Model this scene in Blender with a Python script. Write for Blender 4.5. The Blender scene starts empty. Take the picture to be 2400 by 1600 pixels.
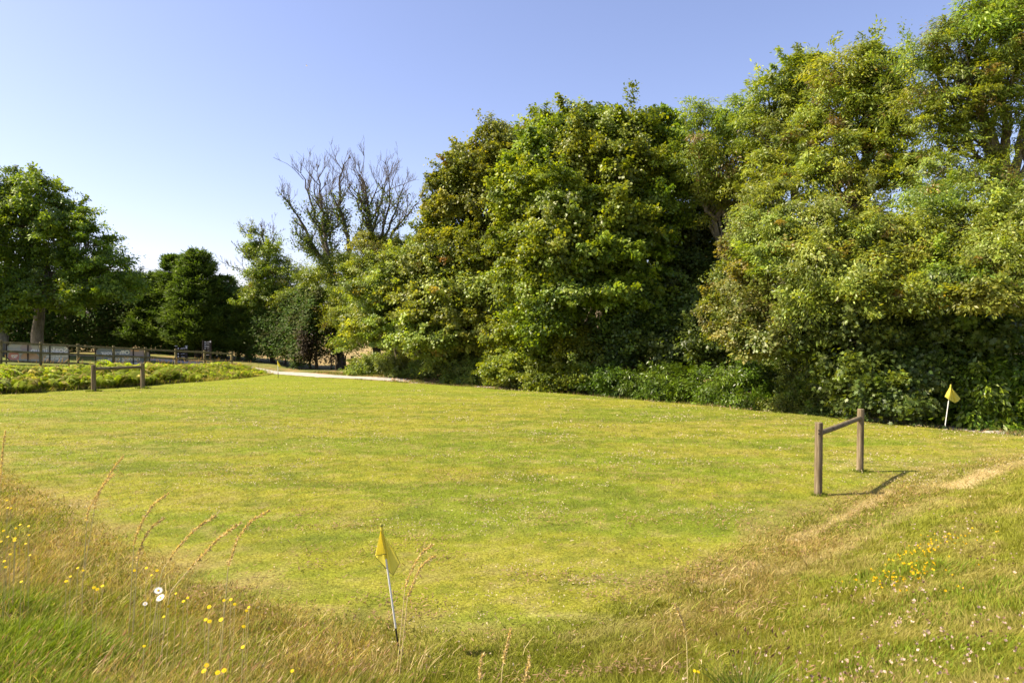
import bpy, math, random
import numpy as np
from mathutils import Vector

R = math.radians
random.seed(7)
C = bpy.context.scene.collection
scene = bpy.context.scene

# ------------------------------------------------------------------ camera, sky, sun, exposure
EYE = 2.2
F = 1600.0          # focal length in the photograph's pixels (24 mm on a 36 mm frame)
HZ = 784.5          # the row the horizon falls on
cam_d = bpy.data.cameras.new('camera')
cam = bpy.data.objects.new('camera', cam_d); C.objects.link(cam)
cam.location = (0, 0, EYE); cam.rotation_euler = (R(90), 0, 0)
cam_d.lens = 24; cam_d.sensor_width = 36
cam_d.shift_y = -(800 - HZ) / 2400
cam_d.clip_start = 0.05; cam_d.clip_end = 6000
cam_d.dof.use_dof = True; cam_d.dof.focus_distance = 12; cam_d.dof.aperture_fstop = 7
scene.camera = cam

SUN_EL = 47.5
world = bpy.data.worlds.new('World'); scene.world = world; world.use_nodes = True
wn = world.node_tree.nodes; wl = world.node_tree.links
bg = wn['Background']
sky = wn.new('ShaderNodeTexSky'); sky.sky_type = 'NISHITA'; sky.sun_disc = False
sky.sun_elevation = R(SUN_EL); sky.sun_rotation = R(-94)
sky.altitude = 50; sky.air_density = 1.0; sky.dust_density = 1.2; sky.ozone_density = 3.0
tint = wn.new('ShaderNodeMix'); tint.data_type = 'RGBA'; tint.blend_type = 'MULTIPLY'; tint.inputs[0].default_value = 1
tint.inputs[7].default_value = (1.16, .95, .99, 1); wl.new(sky.outputs[0], tint.inputs[6])
wl.new(tint.outputs[2], bg.inputs[0]); bg.inputs[1].default_value = 0.10
sd = bpy.data.lights.new('sun', 'SUN'); sd.energy = 5.0; sd.angle = R(0.53); sd.color = (1.0, 0.88, 0.66)
sun = bpy.data.objects.new('sun', sd); C.objects.link(sun)
sun.rotation_euler = (0, R(-(90 - SUN_EL)), R(4)); sun.location = (-40, 0, 40)
scene.view_settings.view_transform = 'Standard'; scene.view_settings.look = 'None'
scene.view_settings.exposure = 1.28; scene.view_settings.gamma = 1.0
scene.cycles.max_bounces = 7; scene.cycles.diffuse_bounces = 4; scene.cycles.glossy_bounces = 2
scene.cycles.transmission_bounces = 4; scene.cycles.transparent_max_bounces = 4
scene.cycles.sample_clamp_indirect = 6

# ------------------------------------------------------------------ helpers
def W(px, py, Z):
    return np.array([(px - 1200) / F * Z, Z, EYE - (py - HZ) / F * Z])
def ss(a, b, x):
    t = np.clip((np.asarray(x, float) - a) / (b - a), 0, 1); return t * t * (3 - 2 * t)
def _h(i, j, s):
    n = (i.astype(np.int64) * 374761393 + j.astype(np.int64) * 668265263 + s * 974711) & 0x7fffffff
    n = ((n ^ (n >> 13)) * 1274126177) & 0x7fffffff
    return ((n ^ (n >> 16)) & 0xffff) / 65535.0
def vnoise(x, y, s=0):
    x = np.asarray(x, float); y = np.asarray(y, float)
    i = np.floor(x); j = np.floor(y); u = x - i; v = y - j
    i = i.astype(np.int64); j = j.astype(np.int64)
    u = u * u * (3 - 2 * u); v = v * v * (3 - 2 * v)
    return (_h(i, j, s) * (1 - u) + _h(i + 1, j, s) * u) * (1 - v) + (_h(i, j + 1, s) * (1 - u) + _h(i + 1, j + 1, s) * u) * v
def fbm(x, y, s=0, o=4):
    a, t, k = .5, 0, 1.0
    for q in range(o):
        t = t + a * vnoise(np.asarray(x) * k + 17 * q, np.asarray(y) * k - 9 * q, s + q); a *= .5; k *= 2.03
    return t / (1 - .5 ** o)
def sdist(x, y, P):
    """signed distance to the polyline P; positive on its left-hand side"""
    x = np.asarray(x, float); y = np.asarray(y, float)
    best = np.full(x.shape, 1e9); sg = np.ones(x.shape)
    for (ax, ay), (bx, by) in zip(P[:-1], P[1:]):
        dx, dy = bx - ax, by - ay; L = dx * dx + dy * dy
        t = np.clip(((x - ax) * dx + (y - ay) * dy) / L, 0, 1)
        ex = x - ax - t * dx; ey = y - ay - t * dy
        d = np.sqrt(ex * ex + ey * ey); c = dx * ey - dy * ex
        m = d < best - 1e-9
        best = np.where(m, d, best); sg = np.where(m, np.where(c >= 0, 1, -1), sg)
    return best * sg
def nrm(v):
    return v / (np.linalg.norm(v, axis=-1, keepdims=True) + 1e-9)

NEAR = [(16, 15), (8.95, 11.9), (6.57, 10.5), (4.24, 8.48), (2.56, 6.83), (1.45, 5.65), (.75, 4.95), (.1, 4.62),
        (-.6, 4.6), (-1.54, 4.92), (-2.86, 5.72), (-4.36, 6.97), (-7.2, 9.6), (-12, 14), (-20, 20)]   # foot of the near bank
BANK = [(-27, 15), (-18.9, 25.1), (-16.8, 27.6), (-14.3, 32.6), (-13.5, 35.2), (-13, 38), (-13, 70)]  # foot of the fern bank
EDGE = [(22, 8), (14.5, 12.4), (11.2, 14.9), (9.5, 17), (8.3, 19), (6.45, 20.8), (4.4, 23.3), (1.6, 26), (-1.8, 29.2), (-6.1, 32.3),
        (-9.2, 34.6), (-13, 37.9), (-18, 39.1), (-24, 39.6), (-30, 38.6), (-40, 34)]      # far edge of the lawn
TRACK = [(24, 9), (15.6, 13.4), (12.3, 15.8), (10.5, 17.9), (9.3, 19.9), (7.5, 21.8), (5.4, 24.3), (2.5, 27.1), (-1, 30.4), (-5.4, 33.6),
         (-9.5, 35.9), (-13.6, 39.4), (-18, 40.5), (-24, 41), (-30, 40), (-40, 35.4)]
def ground_z(x, y):
    x = np.asarray(x, float); y = np.asarray(y, float)
    dn = sdist(x, y, NEAR)
    z = .65 * ss(-.1, 3.6, dn)
    hb = np.interp(x, [-60, -27, -23.2, -15.6, -13.3], [1.1, 1.02, .86, .26, 0.0])
    z = z + hb * ss(0, 1.9, sdist(x, y, BANK)) * ss(90, 60, y)
    dt = np.abs(sdist(x, y, TRACK))
    z = z - .20 * ss(-7, -2.5, x) * ss(1.7, .9, dt)
    far = ss(30, 80, np.hypot(x, y))
    z = z + (fbm(x * .35, y * .35, 3, 3) - .5) * .07 * (1 - far) + (fbm(x * 1.6, y * 1.6, 9, 2) - .5) * .02 * (1 - far)
    z = z + far * (fbm(x * .02, y * .02, 5, 3) - .5) * .9
    return z
def gz(x, y): return float(ground_z(np.array([x]), np.array([y]))[0])

def tagit(o, label=None, cat=None, group=None, kind=None):
    if label: o['label'] = label
    if cat: o['category'] = cat
    if group: o['group'] = group
    if kind: o['kind'] = kind
    return o
def empty(name, loc, label, cat, group=None, rz=0):
    o = bpy.data.objects.new(name, None); C.objects.link(o); o.location = Vector([float(v) for v in loc])
    o.rotation_euler = (0, 0, rz); o.empty_display_size = .2
    return tagit(o, label, cat, group)
def link(name, me, mat, parent=None):
    o = bpy.data.objects.new(name, me); C.objects.link(o)
    if mat: me.materials.append(mat)
    if parent:
        o.parent = parent
        o.matrix_parent_inverse = parent.matrix_basis.inverted()      # vertices are written in world space
    return o
def np_mesh(name, V, faces, cols=None, smooth=False):
    """faces: (N,3) or (N,4) int array, or a list of such arrays"""
    if not isinstance(faces, (list, tuple)): faces = [faces]
    faces = [f for f in faces if len(f)]
    me = bpy.data.meshes.new(name)
    me.vertices.add(len(V)); me.vertices.foreach_set('co', np.ascontiguousarray(V, np.float32).ravel())
    nl = sum(f.size for f in faces); npoly = sum(len(f) for f in faces)
    me.loops.add(nl); me.loops.foreach_set('vertex_index', np.concatenate([f.ravel() for f in faces]).astype(np.int32))
    tot = np.concatenate([np.full(len(f), f.shape[1]) for f in faces]).astype(np.int32)
    st = np.concatenate([[0], np.cumsum(tot)[:-1]]).astype(np.int32)
    me.polygons.add(npoly); me.polygons.foreach_set('loop_start', st); me.polygons.foreach_set('loop_total', tot)
    if smooth: me.polygons.foreach_set('use_smooth', np.ones(npoly, bool))
    me.update(calc_edges=True)
    if cols is not None:
        a = me.attributes.new('Col', 'FLOAT_COLOR', 'POINT')
        c4 = np.ones((len(V), 4), np.float32); c4[:, :3] = np.clip(cols, 0, 1); a.data.foreach_set('color', c4.ravel())
    return me

class MB:
    """collects boxes, tubes and polygons in world space, then links them as one mesh"""
    def __init__(s): s.V = []; s.F = []; s.n = 0
    def add(s, V, F):
        s.V += [tuple(v) for v in V]; s.F += [tuple(i + s.n for i in f) for f in F]; s.n += len(V)
    def box(s, c, ax, ay, az):
        c, ax, ay, az = map(np.asarray, (c, ax, ay, az))
        V = [c + i * ax + j * ay + k * az for i in (-1, 1) for j in (-1, 1) for k in (-1, 1)]
        s.add(V, [(0, 1, 3, 2), (4, 6, 7, 5), (0, 4, 5, 1), (2, 3, 7, 6), (0, 2, 6, 4), (1, 5, 7, 3)])
    def bar(s, a, b, w, h, up=(0, 0, 1)):
        a = np.asarray(a, float); b = np.asarray(b, float); d = nrm(b - a); u = np.asarray(up, float)
        sd_ = nrm(np.cross(d, u)); u = np.cross(sd_, d)
        s.box((a + b) / 2, (b - a) / 2, sd_ * w / 2, u * h / 2)
    def tube(s, pts, rad, n=8, cap=True):
        pts = np.asarray(pts, float); rad = np.broadcast_to(np.asarray(rad, float), (len(pts),))
        T = nrm(np.gradient(pts, axis=0)); ref = np.array([0, 1., 0]) if abs(T[0][1]) < .8 else np.array([1., 0, 0])
        V = []
        for p, t, r in zip(pts, T, rad):
            a = nrm(np.cross(t, ref)); b = np.cross(t, a)
            for k in range(n):
                q = 2 * math.pi * k / n; V.append(p + r * (math.cos(q) * a + math.sin(q) * b))
        Fc = [(i * n + k, i * n + (k + 1) % n, (i + 1) * n + (k + 1) % n, (i + 1) * n + k) for i in range(len(pts) - 1) for k in range(n)]
        if cap: Fc += [tuple(range(n - 1, -1, -1)), tuple((len(pts) - 1) * n + k for k in range(n))]
        s.add(V, Fc)
    def build(s, name, mat, parent=None, bevel=0, smooth=False):
        me = bpy.data.meshes.new(name); me.from_pydata([tuple(map(float, v)) for v in s.V], [], s.F); me.update()
        if smooth: me.polygons.foreach_set('use_smooth', np.ones(len(me.polygons), bool))
        o = link(name, me, mat, parent)
        if bevel:
            b = o.modifiers.new('bevel', 'BEVEL'); b.width = bevel; b.segments = 2; b.limit_method = 'ANGLE'
        return o

# ------------------------------------------------------------------ materials
def newmat(name):
    m = bpy.data.materials.new(name); m.use_nodes = True
    n = m.node_tree.nodes; return m, n, m.node_tree.links, n['Principled BSDF']
def leaf_mat(name, gloss=.3, rough=.45, trans=.35, tcol=(1.25, 1.45, .45)):
    m, n, l, p = newmat(name)
    a = n.new('ShaderNodeAttribute'); a.attribute_name = 'Col'
    p.inputs['Roughness'].default_value = rough; p.inputs['Specular IOR Level'].default_value = gloss
    l.new(a.outputs['Color'], p.inputs['Base Color'])
    t = n.new('ShaderNodeBsdfTranslucent'); mx = n.new('ShaderNodeMix'); mx.data_type = 'RGBA'; mx.blend_type = 'MULTIPLY'
    mx.inputs[0].default_value = 1; l.new(a.outputs['Color'], mx.inputs[6]); mx.inputs[7].default_value = (*tcol, 1)
    l.new(mx.outputs[2], t.inputs[0]); ms = n.new('ShaderNodeMixShader'); ms.inputs[0].default_value = trans
    l.new(p.outputs[0], ms.inputs[1]); l.new(t.outputs[0], ms.inputs[2]); l.new(ms.outputs[0], n['Material Output'].inputs[0])
    return m
def noise_mat(name, c0, c1, scale=(8, 8, 8), rough=.8, bump=.3, detail=6, dist=.02, spec=.2, c2=None):
    m, n, l, p = newmat(name)
    tc = n.new('ShaderNodeTexCoord'); mp = n.new('ShaderNodeMapping'); mp.inputs['Scale'].default_value = scale
    nz = n.new('ShaderNodeTexNoise'); nz.inputs['Scale'].default_value = 1; nz.inputs['Detail'].default_value = detail
    nz.inputs['Roughness'].default_value = .65
    l.new(tc.outputs['Object'], mp.inputs[0]); l.new(mp.outputs[0], nz.inputs['Vector'])
    cr = n.new('ShaderNodeValToRGB'); cr.color_ramp.elements[0].position = .32; cr.color_ramp.elements[1].position = .68
    cr.color_ramp.elements[0].color = (*c0, 1); cr.color_ramp.elements[1].color = (*c1, 1)
    if c2:
        e = cr.color_ramp.elements.new(.5); e.color = (*c2, 1)
    l.new(nz.outputs['Fac'], cr.inputs[0]); l.new(cr.outputs[0], p.inputs['Base Color'])
    b = n.new('ShaderNodeBump'); b.inputs['Strength'].default_value = bump; b.inputs['Distance'].default_value = dist
    l.new(nz.outputs['Fac'], b.inputs['Height']); l.new(b.outputs[0], p.inputs['Normal'])
    p.inputs['Roughness'].default_value = rough; p.inputs['Specular IOR Level'].default_value = spec
    return m
M = {}
M['leaf'] = leaf_mat('leaf', .42, .44, .42, (1.65, 1.5, .40))
M['matte_leaf'] = leaf_mat('matte_leaf', .36, .46, .40, (1.65, 1.5, .45))
M['waxy_leaf'] = leaf_mat('waxy_leaf', .4, .38, .35, (1.4, 1.4, .35))
M['conifer'] = leaf_mat('conifer', .2, .55, .3)
M['grass'] = leaf_mat('grass', .10, .6, .38, (1.25, 1.25, .5))
M['fern'] = leaf_mat('fern', .2, .5, .5, (1.3, 1.4, .5))
M['petal'] = leaf_mat('petal', .1, .6, .3, (1, 1, .9))
M['bark'] = noise_mat('bark', (.055, .042, .028), (.17, .14, .095), (9, 9, 3), .9, .8, dist=.04)
M['pale_bark'] = noise_mat('pale_bark', (.10, .085, .06), (.26, .23, .17), (9, 9, 3), .9, .8, dist=.03)
M['grey_bark'] = noise_mat('grey_bark', (.05, .04, .03), (.13, .11, .085), (9, 9, 3), .95, .8, dist=.03)
M['post_wood'] = noise_mat('post_wood', (.065, .048, .028), (.27, .215, .13), (30, 30, 2.0), .85, .9, dist=.01, c2=(.165, .125, .072))
M['rail_wood'] = noise_mat('rail_wood', (.07, .055, .03), (.21, .17, .10), (7, 7, 22), .85, .6, dist=.006)
M['fence_wood'] = noise_mat('fence_wood', (.08, .07, .032), (.24, .20, .095), (9, 9, 9), .85, .5, dist=.01)
M['dark_wood'] = noise_mat('dark_wood', (.02, .017, .012), (.07, .055, .04), (14, 14, 5), .85, .5, dist=.01)

def ground_mat():
    m, n, l, p = newmat('ground')
    a = n.new('ShaderNodeAttribute'); a.attribute_name = 'Col'
    tc = n.new('ShaderNodeTexCoord')
    def nz(sc, det, ro=.6):
        q = n.new('ShaderNodeTexNoise'); q.inputs['Scale'].default_value = sc; q.inputs['Detail'].default_value = det
        q.inputs['Roughness'].default_value = ro; l.new(tc.outputs['Object'], q.inputs['Vector']); return q
    n1 = nz(38, 5, .75); n2 = nz(7, 4)
    mr = n.new('ShaderNodeMapRange'); mr.inputs['From Min'].default_value = .3; mr.inputs['From Max'].default_value = .7
    mr.inputs['To Min'].default_value = .36; mr.inputs['To Max'].default_value = 1.5; l.new(n1.outputs['Fac'], mr.inputs[0])
    mr2 = n.new('ShaderNodeMapRange'); mr2.inputs['From Min'].default_value = .3; mr2.inputs['From Max'].default_value = .7
    mr2.inputs['To Min'].default_value = .84; mr2.inputs['To Max'].default_value = 1.16; l.new(n2.outputs['Fac'], mr2.inputs[0])
    mm = n.new('ShaderNodeMath'); mm.operation = 'MULTIPLY'; l.new(mr.outputs[0], mm.inputs[0]); l.new(mr2.outputs[0], mm.inputs[1])
    vm = n.new('ShaderNodeVectorMath'); vm.operation = 'SCALE'; l.new(a.outputs['Color'], vm.inputs[0]); l.new(mm.outputs[0], vm.inputs['Scale'])
    l.new(vm.outputs[0], p.inputs['Base Color'])
    b = n.new('ShaderNodeBump'); b.inputs['Strength'].default_value = .55; b.inputs['Distance'].default_value = .03
    l.new(n1.outputs['Fac'], b.inputs['Height']); l.new(b.outputs[0], p.inputs['Normal'])
    p.inputs['Roughness'].default_value = .9; p.inputs['Specular IOR Level'].default_value = .1
    return m
M['ground'] = ground_mat()
M['gravel'] = noise_mat('gravel', (.27, .25, .22), (.44, .41, .36), (5, 5, 5), .9, .4, detail=10)

# ------------------------------------------------------------------ ground colours
def mix(a, b, t): return a * (1 - t[..., None]) + np.asarray(b) * t[..., None]
def gpx(px, py):
    y = F * EYE / (py - HZ); return ((px - 1200) / F * y, y)
BARE = [((1860, 1268), (1960, 1220), .07, .7), ((1960, 1220), (2085, 1152), .09, .8), ((2240, 1150), (2325, 1110), .17, 1.), ((2325, 1110), (2410, 1082), .10, .5),
        ((2160, 1158), (2225, 1105), .09, .4), ((1640, 1372), (1780, 1325), .10, .4), ((1840, 1345), (1990, 1290), .10, .4), ((2000, 1280), (2200, 1175), .10, .35),
        ((1340, 1500), (1600, 1440), .10, .35), ((1240, 1440), (1420, 1455), .07, .3), ((1960, 1100), (2030, 1075), .1, .3)]
def bare(x, y):
    n1 = fbm(x * 1.8, y * 1.8, 61, 4); out = np.zeros(np.shape(x))
    for (a, b, w, k) in BARE:
        (ax, ay), (bx, by) = gpx(*a), gpx(*b)
        d = np.abs(sdist(x, y, [(ax, ay), (bx, by)])); out = np.maximum(out, k * ss(w * 1.7, w * .3, d + (n1 - .5) * w * 2.0))
    return out
def lawn_col(x, y):
    s1 = fbm(x * .30 + 4, y * 1.0, 21, 4); s2 = fbm(x * 1.2, y * 3.0, 31, 4); s3 = fbm(x * .12, y * .25, 41, 3); s4 = fbm(x * 5, y * 6, 11, 3)
    g = np.broadcast_to(np.array([.155, .192, .016]), x.shape + (3,)).copy()
    g = mix(g, [.236, .226, .026], ss(.36, .62, s1) * .8)
    g = mix(g, [.262, .212, .066], ss(.44, .70, s2) * (.22 + .5 * ss(.36, .62, s3)) * .65)
    g = mix(g, [.110, .142, .014], ss(.52, .70, fbm(x * .9 + 9, y * 1.8, 51, 4)) * .55)
    g = mix(g, [.265, .225, .080], ss(.58, .74, s4) * .5)
    g = mix(g, [.085, .115, .014], ss(.45, .30, s4) * .45)
    st = np.sin((y * .92 + x * .38) * 2 * math.pi / 1.25 + 2.2 * s3 + 1.0 * s1)
    return g * (1.02 + .05 * st)[..., None]
def ground_col(x, y):
    x = np.asarray(x, float); y = np.asarray(y, float)
    g = lawn_col(x, y)
    far_lush = ss(18, 33, y) * .55
    g = mix(g, [.205, .242, .018], far_lush)
    dn = sdist(x, y, NEAR); n1 = fbm(x * 1.8, y * 1.8, 61, 4)
    rt = ss(-.2, 1.2, x)
    dryband = ss(-.9, -.05, dn + (n1 - .5) * 1.3) * ss(2.2 - 1.4 * rt, 1.0 - .85 * rt, dn + (n1 - .5) * 1.2)
    mid = 1 - .9 * np.exp(-((x - .2) / 1.0) ** 2)
    g = mix(g, [.285, .205, .085], dryband * (.62 - .12 * rt) * mid)
    lush = ss(.9, 2.0, dn + (n1 - .5)) 
    g = mix(g, [.205, .190, .040], lush * .9)
    g = mix(g, [.46, .36, .18], bare(x, y) * .85)
    de = sdist(x, y, EDGE)        # positive on the lawn's side when walking right to left
    out = ss(.08, -.08, de + (fbm(x * 2, y * 2, 77, 2) - .5) * .3)
    vg = np.broadcast_to(np.array([.20, .155, .075]), x.shape + (3,)).copy()
    vg = mix(vg, [.19, .195, .045], ss(-4, -8, x) * .8); vg = mix(vg, [.10, .12, .03], ss(.45, .65, fbm(x * 1.1, y * 1.1, 81, 4)))
    vg = mix(vg, [.34, .21, .11], ss(.55, .7, fbm(x * 1.5, y * 1.5, 91, 4)) * .7)
    g = mix(g, vg, out)
    bk = ss(0, .2, sdist(x, y, BANK)) * ss(41, 39.2, y)
    g = mix(g, [.13, .15, .035], bk)
    lane = ss(-1.2, -2.0, de) * ss(-14, -17, x) * ss(-6, -5, de) * 0
    fld = ss(-9.5, -11.5, de)
    straw = mix(np.broadcast_to(np.array([.33, .235, .105]), x.shape + (3,)), [.28, .22, .09], fbm(x * .1, y * .3, 7, 3))
    g = mix(g, straw, fld)
    return g

def axis(lo, hi, step, far, k=1.12):
    core = np.arange(lo, hi + step, step); out = [core]
    a, s, L = lo, step, []
    while a > -far: s *= k; a -= s; L.append(a)
    b, s, Rr = core[-1], step, []
    while b < far: s *= k; b += s; Rr.append(b)
    return np.concatenate([np.array(L[::-1]), core, np.array(Rr)])
xs = axis(-19, 13, .09, 3500); ys = axis(2.2, 41, .09, 3500)
gx, gy = np.meshgrid(xs, ys); zz = ground_z(gx, gy)
nx, ny = len(xs), len(ys)
idx = np.arange(nx * ny).reshape(ny, nx)
Fq = np.stack([idx[:-1, :-1], idx[:-1, 1:], idx[1:, 1:], idx[1:, :-1]], -1).reshape(-1, 4)
ground = link('ground', np_mesh('ground', np.stack([gx, gy, zz], -1).reshape(-1, 3), Fq, ground_col(gx, gy).reshape(-1, 3), True), M['ground'])
tagit(ground, 'mown lawn, banks, verges and the dry field beyond', kind='structure')

def resample(P, step):
    P = np.asarray(P, float); L = np.concatenate([[0], np.cumsum(np.linalg.norm(np.diff(P, axis=0), axis=1))])
    t = np.arange(0, L[-1], step); Q = np.stack([np.interp(t, L, P[:, k]) for k in range(P.shape[1])], -1)
    for _ in range(6): Q[1:-1] = (Q[:-2] + Q[1:-1] * 2 + Q[2:]) / 4
    return Q
tp = resample(TRACK, .4); tt = nrm(np.gradient(tp, axis=0)); tn = np.stack([-tt[:, 1], tt[:, 0]], -1)
rows = []
for k, o_ in enumerate(np.linspace(-.85, .85, 9)):
    j = (fbm(tp[:, 0] * 1.7, tp[:, 1] * 1.7 + k, 5, 3) - .5) * (.5 if k in (0, 8) else 0)
    q = tp + tn * (o_ + j)[:, None] if np.ndim(j) else tp + tn * o_
    rows.append(np.concatenate([q, (ground_z(q[:, 0], q[:, 1]) + .012)[:, None]], 1))
rows = np.array(rows); nr, nc = rows.shape[:2]; idx = np.arange(nr * nc).reshape(nr, nc)
Fq = np.stack([idx[:-1, :-1], idx[:-1, 1:], idx[1:, 1:], idx[1:, :-1]], -1).reshape(-1, 4)[:, ::-1]
track = link('track', np_mesh('track', rows.reshape(-1, 3), Fq, None, True), M['gravel'])
tagit(track, 'pale gravel track along the far edge of the lawn', kind='structure')

# ------------------------------------------------------------------ leaves
def kites(pos, nor, dirv, L, Wd, col, fold=.25, droop=.15):
    """one folded kite-shaped leaf per row"""
    nor = nrm(nor); dirv = nrm(dirv - nor * np.sum(dirv * nor, -1, keepdims=True)); s = np.cross(nor, dirv)
    L = np.asarray(L)[:, None]; Wd = np.asarray(Wd)[:, None]
    mid = pos + dirv * L * .42
    v0 = pos; v1 = mid + s * Wd * .5 - nor * Wd * fold; v2 = pos + dirv * L - nor * L * droop; v3 = mid - s * Wd * .5 - nor * Wd * fold
    V = np.stack([v0, v1, v2, v3], 1).reshape(-1, 3); n = len(pos); b = np.arange(n)[:, None] * 4
    Fc = np.concatenate([b + np.array([[0, 2, 1]]), b + np.array([[0, 3, 2]])], 0)
    return V, Fc, np.repeat(col, 4, axis=0)
def stars(pos, nor, dirv, L, Wd, col, fold=.2, droop=.2):
    """one lobed, maple-like leaf per row (five points)"""
    nor = nrm(nor); dirv = nrm(dirv - nor * np.sum(dirv * nor, -1, keepdims=True)); s = np.cross(nor, dirv)
    prof = [(0, 0), (.18, .34), (.10, .60) , (.40, .30), (.62, .58), (.62, .22), (1.0, 0)]
    prof = prof + [(a, -b) for a, b in prof[5:0:-1]]
    L = np.asarray(L)[:, None]; V = []
    for a, b in prof:
        V.append(pos + dirv * L * a + s * L * b * .9 - nor * L * (abs(b) * fold + a * a * droop))
    V = np.stack(V, 1).reshape(-1, 3); n = len(pos); k = len(prof); b = np.arange(n)[:, None] * k
    tris = [(0, 3, 1), (1, 3, 2), (3, 5, 4), (0, 6, 3), (3, 6, 5)]
    tri2 = [(0, 11, 9), (11, 10, 9), (9, 8, 7), (0, 9, 6), (9, 7, 6)]
    Fc = np.concatenate([b + np.array([t]) for t in tris + tri2], 0)
    return V, Fc, np.repeat(col, k, axis=0)
class Leaves:
    def __init__(s): s.V = []; s.F = []; s.C = []; s.n = 0
    def add(s, V, Fc, Cc):
        if len(V) == 0: return
        s.V.append(V); s.F.append(Fc + s.n); s.C.append(Cc); s.n += len(V)
    def build(s, name, mat, parent=None):
        me = np_mesh(name, np.concatenate(s.V), np.concatenate(s.F), np.concatenate(s.C))
        return link(name, me, mat, parent)

GAIN = np.array([2.14, 2.24, 1.5])      # raises the leaf palettes by one even factor per channel
PAL = {
 'sycamore': [(.075, .100, .014), (.105, .130, .016), (.055, .078, .014)],
 'autumn':   [(.080, .095, .016), (.105, .115, .018), (.060, .078, .015)],
 'maple':    [(.095, .120, .030), (.120, .145, .036), (.075, .095, .026)],
 'brown':    [(.082, .094, .034), (.068, .086, .022), (.100, .096, .044)],
 'dark':     [(.046, .066, .018), (.064, .086, .022), (.034, .050, .014)],  # shade under overhanging crowns is mixed into these darker leaf colours
 'ash':      [(.090, .118, .020), (.115, .140, .024), (.070, .095, .022)],
 'oak':      [(.065, .100, .014), (.090, .130, .016), (.045, .075, .014)],
 'conifer':  [(.036, .052, .010), (.052, .068, .012), (.026, .038, .010)],
 'hedge':    [(.026, .046, .012), (.036, .056, .014), (.040, .040, .018)],
 'rhodo':    [(.040, .066, .006), (.058, .088, .008), (.028, .046, .006)],
 'laurel':   [(.060, .100, .012), (.085, .128, .014), (.042, .070, .010)],
 'bramble':  [(.085, .110, .028), (.110, .130, .036), (.065, .085, .022)],
 'ivy':      [(.050, .075, .018), (.070, .095, .020), (.036, .055, .016)],
}
FINE = 1.9
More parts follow.
